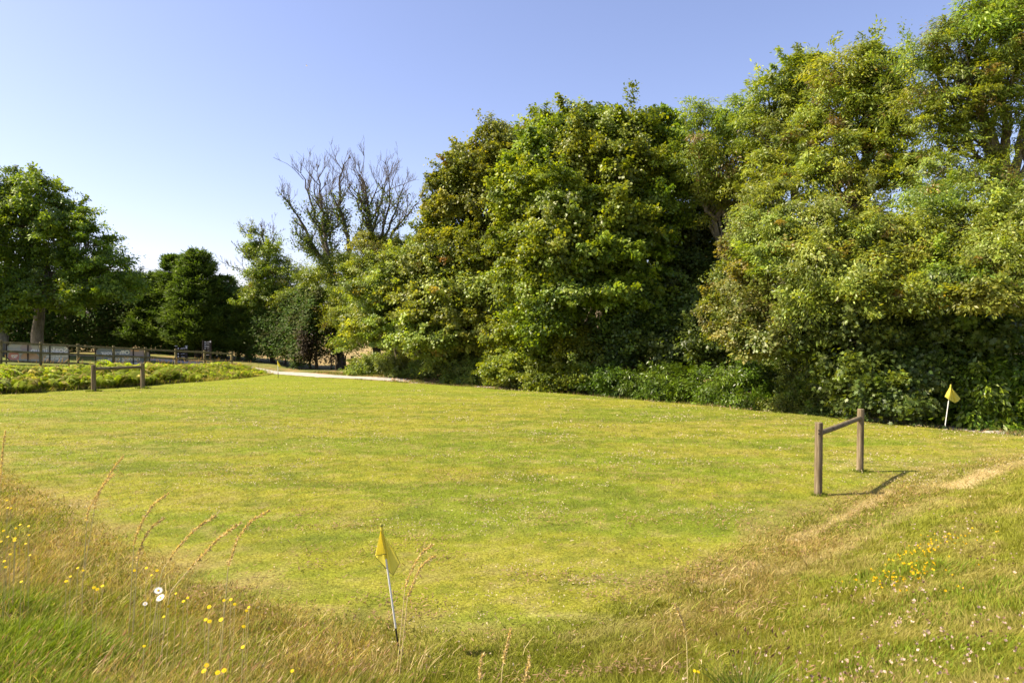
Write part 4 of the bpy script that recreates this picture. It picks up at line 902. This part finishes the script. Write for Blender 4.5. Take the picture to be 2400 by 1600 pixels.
blade_obj('lawn_grass', [blades(b, h, w, lean, col)], 'grass', 'short mown grass blades covering the lawn', 'grass')

# rougher grass on the near bank
x, y, r = scatter(1400000, 2.3, 14, -62, 62)
dn = sdist(x, y, NEAR); k = (dn > -.5 + .4 * rng.random(len(x))) & (y > 2.2); x, y, r, dn = x[k], y[k], r[k], dn[k]
tuft = fbm(x * 3.1, y * 3.1, 151, 3); k = rng.random(len(x)) < .30 + 1.2 * tuft; x, y, r, dn, tuft = x[k], y[k], r[k], dn[k], tuft[k]
br = bare(x, y); k = rng.random(len(x)) > br * .6; x, y, r, dn, tuft, br = x[k], y[k], r[k], dn[k], tuft[k], br[k]; n = len(x)
right = ss(.0, 1.4, x - .05 * y); mid = np.exp(-((x - .2) / 1.0) ** 2)
lush = fbm(x * 1.1 + 3, y * 1.1, 141, 3); fine_n = fbm(x * 7, y * 7, 155, 2)
tall = ss(-.4, .9, dn) * (1 - .86 * right) * (1 - .88 * mid)
hh = (.020 + .035 * rng.random(n)) + tall * (.015 + .085 * rng.random(n)) * (.3 + 1.2 * tuft)
green = ss(.42, .62, lush + .14 + .16 * ss(1.0, 2.2, dn) - .07 * ss(1.0, .2, dn) * (1 - mid) + .45 * mid + .14 * right * ss(.35, .9, dn) + (rng.random(n) - .5) * .5 + (fine_n - .5) * .3)
c_dry = np.array([.33, .225, .085]); c_dry2 = np.array([.43, .34, .12]); c_gr = np.array([.200, .222, .026])
m_ = rng.random(n)[:, None]; cd = c_dry * m_ + c_dry2 * (1 - m_)
col = cd * (1 - green[:, None]) + c_gr * green[:, None]; col = col * (.5 + .9 * rng.random(n))[:, None]
tn0 = fbm(x * 2.2, y * 2.2, 159, 3)[:, None]; col = mix(col, np.array([.265, .268, .034]) * (1 - ss(.45, .65, tn0)) + np.array([.37, .30, .10]) * ss(.45, .65, tn0), right * ss(.2, .8, dn) * (.30 + .6 * rng.random(n))); rb = np.exp(-((dn - .35) / .32) ** 2) * ss(.2, 1.0, x) * ss(4.2, 2.2, x); col = mix(col, [.33, .19, .10], rb * .6 * rng.random(n)); col = mix(col, [.46, .36, .18], br * .8)
b = np.stack([x, y, ground_z(x, y) - .004], -1)
hh = hh * (.6 + .5 * rng.random(n) + .9 * (rng.random(n) < .06)); ang = fbm(x * 2.6, y * 2.6, 177, 2) * 14
lean = rng.normal(size=(n, 2)) * .40 * hh[:, None] + np.stack([hh * (.18 + .45 * np.cos(ang)), hh * .45 * np.sin(ang)], -1)
w = (.0016 + .0036 * rng.random(n) ** 2) * np.clip(r / 4, .8, 2.4)
blade_obj('bank_grass', [blades(b, hh, w, lean, col, col * 1.1, 3, .8)], 'grass', 'rough dry and green grass on the near bank', 'grass')

# wiry seeding grass: thin stems with seed heads over the left of the near bank and along its foot
def stems(pts, h, lean, scol, hcol, head=.05, hw=.006, sw=.0016):
    out = []; n = len(pts)
    out.append(blades(pts, h, np.full(n, sw), lean, scol, scol * 1.1, 3, .9))
    tip = pts + np.stack([lean[:, 0], lean[:, 1], h * .88], -1); d = nrm(np.stack([lean[:, 0] * 1.8, lean[:, 1] * 1.8, h * .75], -1))
    for q in range(2):
        sv = nrm(np.cross(d, rng.normal(size=(n, 3)))) * np.asarray(hw)[:, None] / 2 if np.ndim(hw) else nrm(np.cross(d, rng.normal(size=(n, 3)))) * hw / 2
        Lh = (head * (.7 + .6 * rng.random(n)))[:, None]
        V = np.stack([tip - d * Lh * .5, tip + sv, tip + d * Lh * .6, tip - sv], 1).reshape(-1, 3)
        out.append((V, [np.arange(n)[:, None] * 4 + np.array([[0, 1, 2, 3]])], np.repeat(hcol, 4, 0)))
    return out
x, y, r = scatter(19000, 2.6, 13, -58, 30); dn = sdist(x, y, NEAR)
den = ss(-.35, .35, dn) * (1 - .8 * np.exp(-((x - .05) / .9) ** 2)) * (.25 + .75 * ss(.4, -1.6, x)) * (.15 + 1.3 * ss(.35, .7, fbm(x * 1.4, y * 1.4, 161, 3)))
k = rng.random(len(x)) < den; x, y = x[k], y[k]; n = len(x)
b = np.stack([x, y, ground_z(x, y)], -1); h = .12 + .24 * rng.random(n) * ss(1.2, -1.5, x) + .03 * rng.random(n)
lean = np.stack([h * (.12 + .35 * rng.random(n)), rng.normal(size=n) * .07], -1)
sc_ = np.array([.42, .32, .14]) * (.6 + .6 * rng.random(n))[:, None]
hc = np.where((rng.random(n) < .6)[:, None], np.array([.40, .25, .15]), np.array([.50, .41, .22])) * (.6 + .7 * rng.random(n))[:, None]
m = 9000; xs_, ys_, _r = scatter(m * 3, 2.6, 9, -42, 20); dn_ = sdist(xs_, ys_, NEAR); kk = (dn_ > -.15) & (rng.random(len(xs_)) < .85 * ss(-.2, -1.3, xs_) + .05 + .12 * (xs_ > .6)) & (fbm(xs_ * 2, ys_ * 2, 167, 3) > .42)
xs_, ys_ = xs_[kk], ys_[kk]; m = len(xs_); b2 = np.stack([xs_, ys_, ground_z(xs_, ys_)], -1); h2 = .05 + .12 * rng.random(m); a2 = rng.random(m) * 6.28
straw_ = blades(b2, h2, .0028 + .003 * rng.random(m), np.stack([np.cos(a2) * h2 * .8 + .03, np.sin(a2) * h2 * .5], -1), np.where((rng.random(m) < .65)[:, None], np.array([.62, .50, .24]), np.array([.34, .38, .06])) * (.6 + .6 * rng.random(m))[:, None], None, 3, .8)
blade_obj('seeding_grass', [straw_] + stems(b, h, lean, sc_, hc, .038, .0062, .0018), 'grass', 'thin dry stems with small seed heads on the near bank', 'grass')

# lush green patches (left of the near bank)
def patch(cx, cy, rx, ry, n, h0, h1, col, wd=.006):
    a = rng.random(n) * 6.283; q = rng.random(n) ** .5; x = cx + np.cos(a) * q * rx; y = cy + np.sin(a) * q * ry
    b = np.stack([x, y, ground_z(x, y) - .005], -1); h = (h0 + (h1 - h0) * rng.random(n)) * (1 - .5 * q ** 3)
    lean = rng.normal(size=(n, 2)) * .3 * h[:, None] + np.stack([h * .25 + np.cos(a) * q * .3 * h, np.sin(a) * q * .3 * h], -1)
    c = np.array(col) * (.6 + .8 * rng.random(n))[:, None]; return blades(b, h, (.5 + rng.random(n)) * wd, lean, c, c * 1.25, 3, 1.2)
def on_bank(px, py, Z):       # ground point seen at a pixel, by depth
    return (px - 1200) / F * Z
pts = []
for (px, Z, rx, ry, n, h0, h1) in [(90, 4.3, .45, .3, 2600, .12, .28), (190, 4.15, .3, .2, 1300, .1, .22), (60, 3.5, .6, .3, 3200, .07, .17), (300, 3.4, .6, .25, 3000, .06, .16), (520, 3.45, .45, .2, 1800, .05, .15),
                                   (700, 3.5, .4, .2, 1300, .05, .14), (20, 5.0, .35, .25, 1100, .1, .24), (-40, 3.8, .5, .4, 2200, .1, .25), (1900, 3.5, .5, .3, 1500, .03, .09), (2150, 3.8, .7, .4, 2000, .03, .09), (2350, 4.6, .8, .6, 2400, .03, .09),
                                   (1950, 4.9, .5, .3, 500, .03, .09), (2120, 5.6, .6, .3, 600, .04, .13)]:
    pts.append(patch(on_bank(px, 0, Z), Z, rx, ry, n, h0, h1, (.150, .205, .018)))
for (hx, hy) in ((4.21, 9.39), (5.57, 10.93), (-16.3, 26.6), (-15.2, 28.1)): pts.append(patch(hx + .02, hy - .02, .13 if hy < 20 else .3, .11 if hy < 20 else .25, 260, .03, .09 if hy < 20 else .16, (.14, .175, .022), .005 if hy < 20 else .012))
blade_obj('lush_grass', pts, 'grass', 'lush green grass patches on the near bank', 'grass')

# the tussock at the lower right
def tussock(label, px, Z, n, h0, h1, spread):
    x0 = on_bank(px, 0, Z); root = empty('grass_tussock', (x0, Z, gz(x0, Z)), label, 'grass tussock')
    a = rng.random(n) * 6.283; q = rng.random(n) ** .6; x = x0 + np.cos(a) * q * spread; y = Z + np.sin(a) * q * spread * .7
    b = np.stack([x, y, ground_z(x, y) - .005], -1); h = h0 + (h1 - h0) * rng.random(n)
    lean = np.stack([np.cos(a) * h * (.25 + .75 * rng.random(n)), np.sin(a) * h * .6 * rng.random(n)], -1)
    c = np.array([.12, .165, .022]) * (.6 + .9 * rng.random(n))[:, None]
    V, Fl, C_ = blades(b, h, .0025 + .0045 * rng.random(n), lean, c, c * 1.3, 3, 1.0)
    link('leaves', np_mesh('leaves', V, Fl, C_), M['grass'], root)
    m = 26; x = x0 + rng.normal(size=m) * spread * .7; y = Z + rng.normal(size=m) * spread * .4; b = np.stack([x, y, ground_z(x, y)], -1); h = h1 * (.9 + .6 * rng.random(m))
    lean = np.stack([rng.normal(size=m) * .07 + .03, rng.normal(size=m) * .05], -1)
    sc_ = np.array([.36, .36, .12]) * (.7 + .5 * rng.random(m))[:, None]; hc = np.array([.13, .08, .05]) * (.6 + .9 * rng.random(m))[:, None]
    P_ = stems(b, h, lean, sc_, hc, .028, .010, .0024); V = []; f3 = []; f4 = []; cc = []; k0 = 0
    for v, fl, c in P_:
        for f in fl: (f4 if f.shape[1] == 4 else f3).append(f + k0)
        V.append(v); cc.append(c); k0 += len(v)
    link('seed_stems', np_mesh('seed_stems', np.concatenate(V), [np.concatenate(f3), np.concatenate(f4)], np.concatenate(cc)), M['grass'], root)
tussock('dark green grass tussock with brown seed stems at the lower right', 1745, 3.52, 300, .10, .34, .10)

# tall arching grass stems that stand out over the lawn
tall = [((631, 1196), (589, 1218), (558, 1260), (535, 1325), (512, 1400), 4.15, 'arching pale stem with the longest plume, furthest right of the left-hand stems'),
        ((562, 1226), (513, 1260), (451, 1325), (398, 1386), (370, 1440), 4.1, 'green arching stem crossing below the longest plume'),
        ((505, 1208), (459, 1237), (413, 1287), (379, 1337), (344, 1405), 4.2, 'pale arching stem left of the longest plume'),
        ((394, 1156), (360, 1180), (337, 1214), (314, 1268), (300, 1330), 4.6, 'tall tan stem with its plume bent flat to the right'),
        ((383, 1214), (356, 1233), (337, 1262), (322, 1310), (310, 1350), 4.6, 'short tan stem under the flat-bent plume'),
        ((287, 1071), (264, 1099), (241, 1138), (226, 1165), (184, 1210), 5.4, 'reddish stem reaching highest against the lawn'),
        ((264, 1112), (245, 1132), (230, 1153), (205, 1200), (190, 1250), 5.3, 'pale stem just below the reddish one'),
        ((1013, 1275), (990, 1292), (972, 1320), (950, 1370), (930, 1430), 4.4, 'upper of two bent stems right of the near flag'),
        ((1018, 1303), (990, 1321), (977, 1345), (955, 1400), (935, 1460), 4.3, 'lower of two bent stems right of the near flag'),
        ((1197, 1474), (1190, 1500), (1184, 1530), (1177, 1570), (1170, 1620), 3.75, 'upright dry stem at the bottom middle, second from left'),
        ((1132, 1532), (1128, 1550), (1126, 1570), (1124, 1595), (1122, 1640), 3.7, 'upright dry stem at the bottom middle, furthest left'),
        ((1242, 1540), (1238, 1560), (1233, 1580), (1228, 1600), (1222, 1640), 3.65, 'upright dry stem at the bottom middle, furthest right'),
        ((1580, 1415), (1594, 1440), (1604, 1470), (1610, 1510), (1612, 1545), 4.0, 'thin stem leaning left over the dry grass at the right'),
        ((12, 1010), (8, 1040), (4, 1080), (0, 1130), (-4, 1190), 6.2, 'thin reddish stem at the left edge')]
for (a, b_, c, d, e, Z, lab) in tall:
    pts = np.array([W(*p, Z) for p in (e, d, c, b_, a)]); pts[0][2] = min(pts[0][2], gz(pts[0][0], Z)); pts = resample(pts, .012)
    root = empty('tall_grass', pts[0], lab, 'grass stalk', 'tall single grass stems'); mb = MB(); mb.tube(pts, np.linspace(.0034, .0018, len(pts)), 5)
    mb.build('stem', M['straw'] if 'straw' in M else M.setdefault('straw', simple_mat('straw', (.55, .45, .20), .8)), root)
    k = int(len(pts) * .62); tipp = pts[k:]; n = len(tipp) * 9; i = np.repeat(np.arange(len(tipp)), 9); tg = nrm(np.gradient(tipp, axis=0))
    L_ = Leaves(); d_ = tg[i] + rng.normal(size=(n, 3)) * .35
    L_.add(*kites(tipp[i], rng.normal(size=(n, 3)), d_, .014 + .014 * rng.random(n), .006 + .004 * rng.random(n), np.array([.62, .48, .24]) * (.6 + .7 * rng.random(n))[:, None]))
    L_.build('seed_head', M['grass'], root)

# flowers
def disc_flower(name, label, cat, group, px, py, Z, r, pc, cc, npet, ph, parts=True):
    p = W(px, py, Z); g0 = gz(p[0], p[1]); p[2] = max(p[2], g0 + .04); root = empty(name, (p[0] - .02, p[1], g0), label, cat, group)
    mb = MB(); mb.tube([(p[0] - .02, p[1], g0 - .01), (p[0] - .008, p[1], (p[2] + g0) / 2), tuple(p)], .0014, 5); mb.build('stem', M['straw'], root)
    n = npet; a = np.arange(n) * 2 * math.pi / n + ph; up = nrm(np.array([.1 + .3 * math.sin(ph * 5), -.55, .85])); e1 = nrm(np.cross(up, [0, 1., 0])); e2 = np.cross(up, e1)
    d = np.cos(a)[:, None] * e1 + np.sin(a)[:, None] * e2
    L_ = Leaves(); L_.add(*kites(np.repeat(p[None], n, 0) + d * r * .15, np.repeat(up[None], n, 0) + d * -.1, d + up * .12, np.full(n, r * .95), np.full(n, r * 6.2 / n + r * .12), np.array(pc) * (.85 + .2 * rng.random(n))[:, None], .05, .05))
    if cat == 'flower' and npet > 14:
        L_.add(*kites(np.repeat(p[None], n, 0) + up * r * .06, np.repeat(up[None], n, 0), d + up * .4, np.full(n, r * .6), np.full(n, r * .4), np.array(pc) * .9 * np.ones((n, 3))))
    L_.build('petals', M['petal'], root)
    mb = MB(); mb.tube([p - up * r * .05, p + up * r * .12, p + up * r * .2], [r * .30, r * .28, r * .08], 8); mb.build('centre', cc, root)
M['straw'] = M.get('straw') or simple_mat('straw', (.55, .45, .20), .8)
M['yolk'] = simple_mat('yolk', (.70, .42, .01), .8)
disc_flower('daisy', 'upper of the two white daisies in the dry bank grass', 'daisy', 'white daisies', 371, 1383, 3.95, .023, (.85, .85, .82), M['yolk'], 16, .2)
disc_flower('daisy', 'lower of the two white daisies in the dry bank grass', 'daisy', 'white daisies', 376, 1400, 3.9, .023, (.85, .85, .82), M['yolk'], 16, .9)
disc_flower('daisy', 'small half-open white daisy left of the two big daisies', 'daisy', 'white daisies', 340, 1414, 3.95, .013, (.80, .78, .72), M['yolk'], 11, .4)
yf = [(490, 1421), (482, 1451), (491, 1455), (518, 1451), (571, 1467), (569, 1515), (484, 1558), (478, 1571), (510, 1575), (525, 1570), (343, 1330), (368, 1336), (355, 1347), (315, 1336), (182, 1330), (195, 1336), (165, 1350),
      (155, 1361), (16, 1172), (18, 1189), (26, 1190), (47, 1229), (37, 1237), (67, 1232), (8, 1243), (18, 1257), (35, 1261), (34, 1266), (60, 1273), (68, 1253), (70, 1300), (13, 1328), (50, 1362), (220, 1376), (430, 1408),
      (440, 1400), (525, 1406), (541, 1404), (550, 1415), (583, 1422), (578, 1430), (384, 1444), (338, 1513), (685, 1571), (10, 1314), (24, 1298), (3, 1268), (395, 1420), (412, 1390), (228, 1380), (240, 1372), (1637, 1573), (1628, 1571)]
for i, (px, py) in enumerate(yf):
    Z = np.interp(py, [1170, 1250, 1330, 1450, 1580], [6.2, 5.0, 4.4, 3.75, 3.3]); 
    if px > 1500: Z = 3.6
    r = (.0125 if i < 10 else .0095) * rng.uniform(.8, 1.15)
    disc_flower('yellow_flower', 'small yellow dandelion-like flower on a thin stem in the bank grass', 'flower', 'yellow flowers in the bank grass', px, py, Z, r, (.74, .55, .012), M['yolk'], 15 if i < 10 else 12, i * .7)

# clover heads, trefoil, selfheal: uncountable specks
def specks(n, x, y, zoff, size, cols, name, label, mat='petal'):
    P = np.stack([x, y, ground_z(x, y) + zoff], -1); L_ = Leaves()
    for q in range(3):
        L_.add(*kites(P - np.array([0, 0, .3]) * size[:, None], rng.normal(size=(n, 3)) - (.6, .8, -.6), np.repeat([[0, 0, 1.]], n, 0) + rng.normal(size=(n, 3)) * .35, size, size * .8, cols * (.8 + .3 * rng.random(n))[:, None], .1, 0))
    o = L_.build(name, M[mat]); tagit(o, label, name.replace('_', ' '), kind='stuff')
x, y, r = scatter(40000, 4.3, 34); den = ss(.50, .78, fbm(x * .8, y * 1.3, 171, 4)) * .95 + .05
k = (rng.random(len(x)) < den) & (sdist(x, y, NEAR) < .2) & (sdist(x, y, EDGE) > .2) & (sdist(x, y, BANK) < -.1)
x, y, r = x[k], y[k], r[k]; n = len(x)
specks(n, x, y, .032 + .012 * rng.random(n), (.012 + .006 * rng.random(n)) * np.clip(r / 9, .8, 2), np.array([.66, .56, .36]) * (.55 + .5 * rng.random(n))[:, None], 'clover_heads', 'pale clover flower heads dotted over the lawn')
x, y, r = scatter(2300, 2.8, 11, 8, 42); k = (sdist(x, y, NEAR) > .9) & (rng.random(len(x)) < .2 + ss(.4, .7, fbm(x * 2, y * 2, 181, 3))); x, y, r = x[k], y[k], r[k]; n = len(x)
specks(n, x, y, .05 + .03 * rng.random(n), .013 + .007 * rng.random(n), np.where((rng.random(n) < .7)[:, None], np.array([.62, .46, .36]), np.array([.26, .16, .10])) * (.6 + .5 * rng.random(n))[:, None], 'clover_flowers', 'pinkish clover heads on the right of the near bank')
cx, cy = [], []
for (px, Z, m, s) in [(2150, 5.9, 22, .12), (2210, 6.2, 26, .13), (2085, 5.3, 26, .14), (2150, 5.4, 30, .16), (2235, 6.0, 8, .2), (2120, 5.0, 8, .2)]:
    cx.append(on_bank(px, 0, Z) + rng.normal(size=m) * s); cy.append(Z + rng.normal(size=m) * s * .8)
x = np.concatenate(cx); y = np.concatenate(cy); n = len(x)
specks(n, x, y, .07 + .09 * rng.random(n), .013 + .008 * rng.random(n), np.array([.66, .42, .012]) * np.ones((n, 3)), 'yellow_trefoil', 'small yellow flowers clustered on the right of the near bank')

# dead grass clippings left on the lawn
x, y, r = scatter(60000, 4.2, 18); k = (rng.random(len(x)) < ss(.52, .72, fbm(x * 1.1, y * 2.6, 191, 4)) + .05) & (sdist(x, y, NEAR) < .8); x, y, r = x[k], y[k], r[k]; n = len(x)
P = np.stack([x, y, ground_z(x, y) + .03 + .015 * rng.random(n)], -1); L_ = Leaves()
L_.add(*kites(P, rng.normal(size=(n, 3)) * .4 + (0, 0, 1), rng.normal(size=(n, 3)), .03 + .03 * rng.random(n), .007 + .006 * rng.random(n), np.array([.33, .22, .12]) * (.5 + .8 * rng.random(n))[:, None]))
o = L_.build('grass_clippings', M['grass']); tagit(o, 'brown dead grass clippings lying on the lawn', 'clippings', kind='stuff')

# ------------------------------------------------------------------ fern bank
def fern(P, az, ln, rng, col):
    """one arching frond: paired leaflets along a rachis"""
    n = len(P); m = 11; t = np.linspace(.12, 1, m)
    out = np.stack([np.cos(az), np.sin(az), np.zeros(n)], -1); sv = np.stack([-np.sin(az), np.cos(az), np.zeros(n)], -1)
    V = []
    L_ = Leaves()
    for q in t:
        p = P + out * (ln * q * q * .62)[:, None] + np.array([0, 0, 1.]) * (ln * (q * 1.25 - .62 * q * q))[:, None]
        wl_ = ln * .34 * (math.sin(math.pi * min(q * .8 + .18, 1)) + .08)
        for s_ in (-1, 1):
            d = sv * s_ + out * .45 + np.array([0, 0, -.12]); L_.add(*kites(p, np.array([0, 0, 1.]) + out * .5, d, wl_, wl_ * .42, col * (.85 + .3 * rng.random(n))[:, None], .15, .2))
    return L_
n = 19000; s = rng.random(n); bp = np.array(BANK[:6]); bl = resample(bp, .4); i = (s ** .85 * (len(bl) - 1.001)).astype(int); fr = rng.random(n)
q = bl[i] + (bl[i + 1] - bl[i]) * fr[:, None]; tn_ = nrm(bl[i + 1] - bl[i]); nv = np.stack([-tn_[:, 1], tn_[:, 0]], -1); off = rng.random(n) * 3.4 - .05
p = q + nv * off[:, None]; k = (off > .75 * vnoise(p[:, 0] * 1.7, p[:, 1] * 1.7, 14) ** 2) & (rng.random(n) < .35 + .9 * vnoise(p[:, 0] * 2.6, p[:, 1] * 2.6, 15)) & (p[:, 0] < -13.3) & (sdist(p[:, 0], p[:, 1], [tuple(FP(-1, -.4)), tuple(FP(2, -.4))]) < 0) & (p[:, 1] > 20)
p = p[k]; offk = off[k]; n = len(p); taper = ss(-13.2, -16.5, p[:, 0])
P = np.stack([p[:, 0], p[:, 1], ground_z(p[:, 0], p[:, 1]) + .05 + .12 * rng.random(n) * taper], -1)
col = np.where((rng.random(n) < .8)[:, None], np.array([.27, .32, .030]), np.array([.40, .34, .08])) * (.65 + .7 * rng.random(n))[:, None]
f = fern(P, rng.random(n) * 6.28, (.20 + .34 * rng.random(n)) * (1 - .55 * ss(1.8, 3.0, offk)) * (.45 + .55 * taper) * (.5 + .9 * vnoise(p[:, 0] * .8, p[:, 1] * .8, 12)) * (.6 + .8 * rng.random(n)), rng, col)
o = f.build('bracken', M['fern']); tagit(o, 'green bracken covering the bank below the fence', 'bracken', kind='stuff')
# tall grass on the bank's top, and along the far verges
n = 46000; s = rng.random(n); i = (s * (len(bl) - 1.001)).astype(int); q = bl[i] + (bl[i + 1] - bl[i]) * rng.random(n)[:, None]; tn_ = nrm(bl[i + 1] - bl[i]); nv = np.stack([-tn_[:, 1], tn_[:, 0]], -1)
p = q + nv * (rng.random(n) * 4.6)[:, None]; right = ss(-18.5, -15.5, p[:, 0]); k = (rng.random(n) < .5 + .5 * right) & (p[:, 0] < -13.2) & (p[:, 1] < 39); p = p[k]; right = right[k]; n = len(p)
b = np.stack([p[:, 0], p[:, 1], ground_z(p[:, 0], p[:, 1])], -1); h = .10 + .24 * rng.random(n) * (.5 + .5 * vnoise(p[:, 0] * 1.3, p[:, 1] * 1.3, 3)) * ss(-13, -15, p[:, 0])
col = np.where((rng.random(n) < .6)[:, None], np.array([.30, .33, .035]), np.array([.38, .28, .12])) * (.6 + .7 * rng.random(n))[:, None]
parts = [blades(b, h, .012 + .012 * rng.random(n), rng.normal(size=(n, 2)) * .10 + (.05, 0), col, col * 1.2, 3, .8)]
m = 420; j = rng.choice(n, m); hb = .40 + .30 * rng.random(m); parts += stems(b[j], hb * (.4 + .6 * ss(-13, -15, b[j][:, 0])), rng.normal(size=(m, 2)) * .08 + (.06, 0), np.array([.36, .30, .14]) * np.ones((m, 3)), np.array([.34, .22, .13]) * (.7 + .7 * rng.random(m))[:, None], .16, .03, .008)
blade_obj('bank_top_grass', parts, 'grass', 'tall seeding grass on the bank below the fence', 'grass')
# verge weeds between the lawn and the wood
E = resample(EDGE[:12], .3); n = 52000; i = rng.integers(0, len(E) - 1, n); tn_ = nrm(E[i + 1] - E[i]); nv = np.stack([tn_[:, 1], -tn_[:, 0]], -1); off = rng.random(n) * 3.0 - .1
p = E[i] + (E[i + 1] - E[i]) * rng.random(n)[:, None] + nv * off[:, None]; tr = np.abs(sdist(p[:, 0], p[:, 1], TRACK)); patchy = fbm(p[:, 0] * 1.3, p[:, 1] * 1.3, 201, 3)
k = ((tr > 1.25) | ((p[:, 0] > -5) & (patchy > .5))) & ((patchy > .42) | (off > 2.3)) ; p = p[k]; patchy = patchy[k]; n = len(p)
b = np.stack([p[:, 0], p[:, 1], ground_z(p[:, 0], p[:, 1])], -1); h = .04 + .12 * rng.random(n) * patchy * 1.6
col = np.where((rng.random(n) < .72)[:, None], np.array([.13, .155, .030]), np.array([.30, .21, .11])) * (.6 + .8 * rng.random(n))[:, None]
blade_obj('verge_weeds', [blades(b, h, .014 + .02 * rng.random(n), rng.normal(size=(n, 2)) * .05, col, col * 1.2, 1)], 'grass', 'low weeds and dry grass on the verge before the wood', 'weeds')
# litter of fallen leaves on the verge
n = 16000; i = rng.integers(0, len(E) - 1, n); tn_ = nrm(E[i + 1] - E[i]); nv = np.stack([tn_[:, 1], -tn_[:, 0]], -1); p = E[i] + nv * (rng.random(n) * 3.6 + .1)[:, None]; P = np.stack([p[:, 0], p[:, 1], ground_z(p[:, 0], p[:, 1]) + .02], -1)
k = (P[:, 0] > -6) | (np.abs(sdist(P[:, 0], P[:, 1], TRACK)) > 1.3); P = P[k]; n = len(P); L_ = Leaves()
L_.add(*kites(P, rng.normal(size=(n, 3)) * .35 + (0, 0, 1), rng.normal(size=(n, 3)), .06 + .06 * rng.random(n), .05 + .04 * rng.random(n), np.where((rng.random(n) < .7)[:, None], np.array([.30, .18, .09]), np.array([.46, .34, .20])) * (.6 + .7 * rng.random(n))[:, None]))
o = L_.build('leaf_litter', M['grass']); tagit(o, 'brown fallen leaves on the verge before the wood', 'leaf litter', kind='stuff')
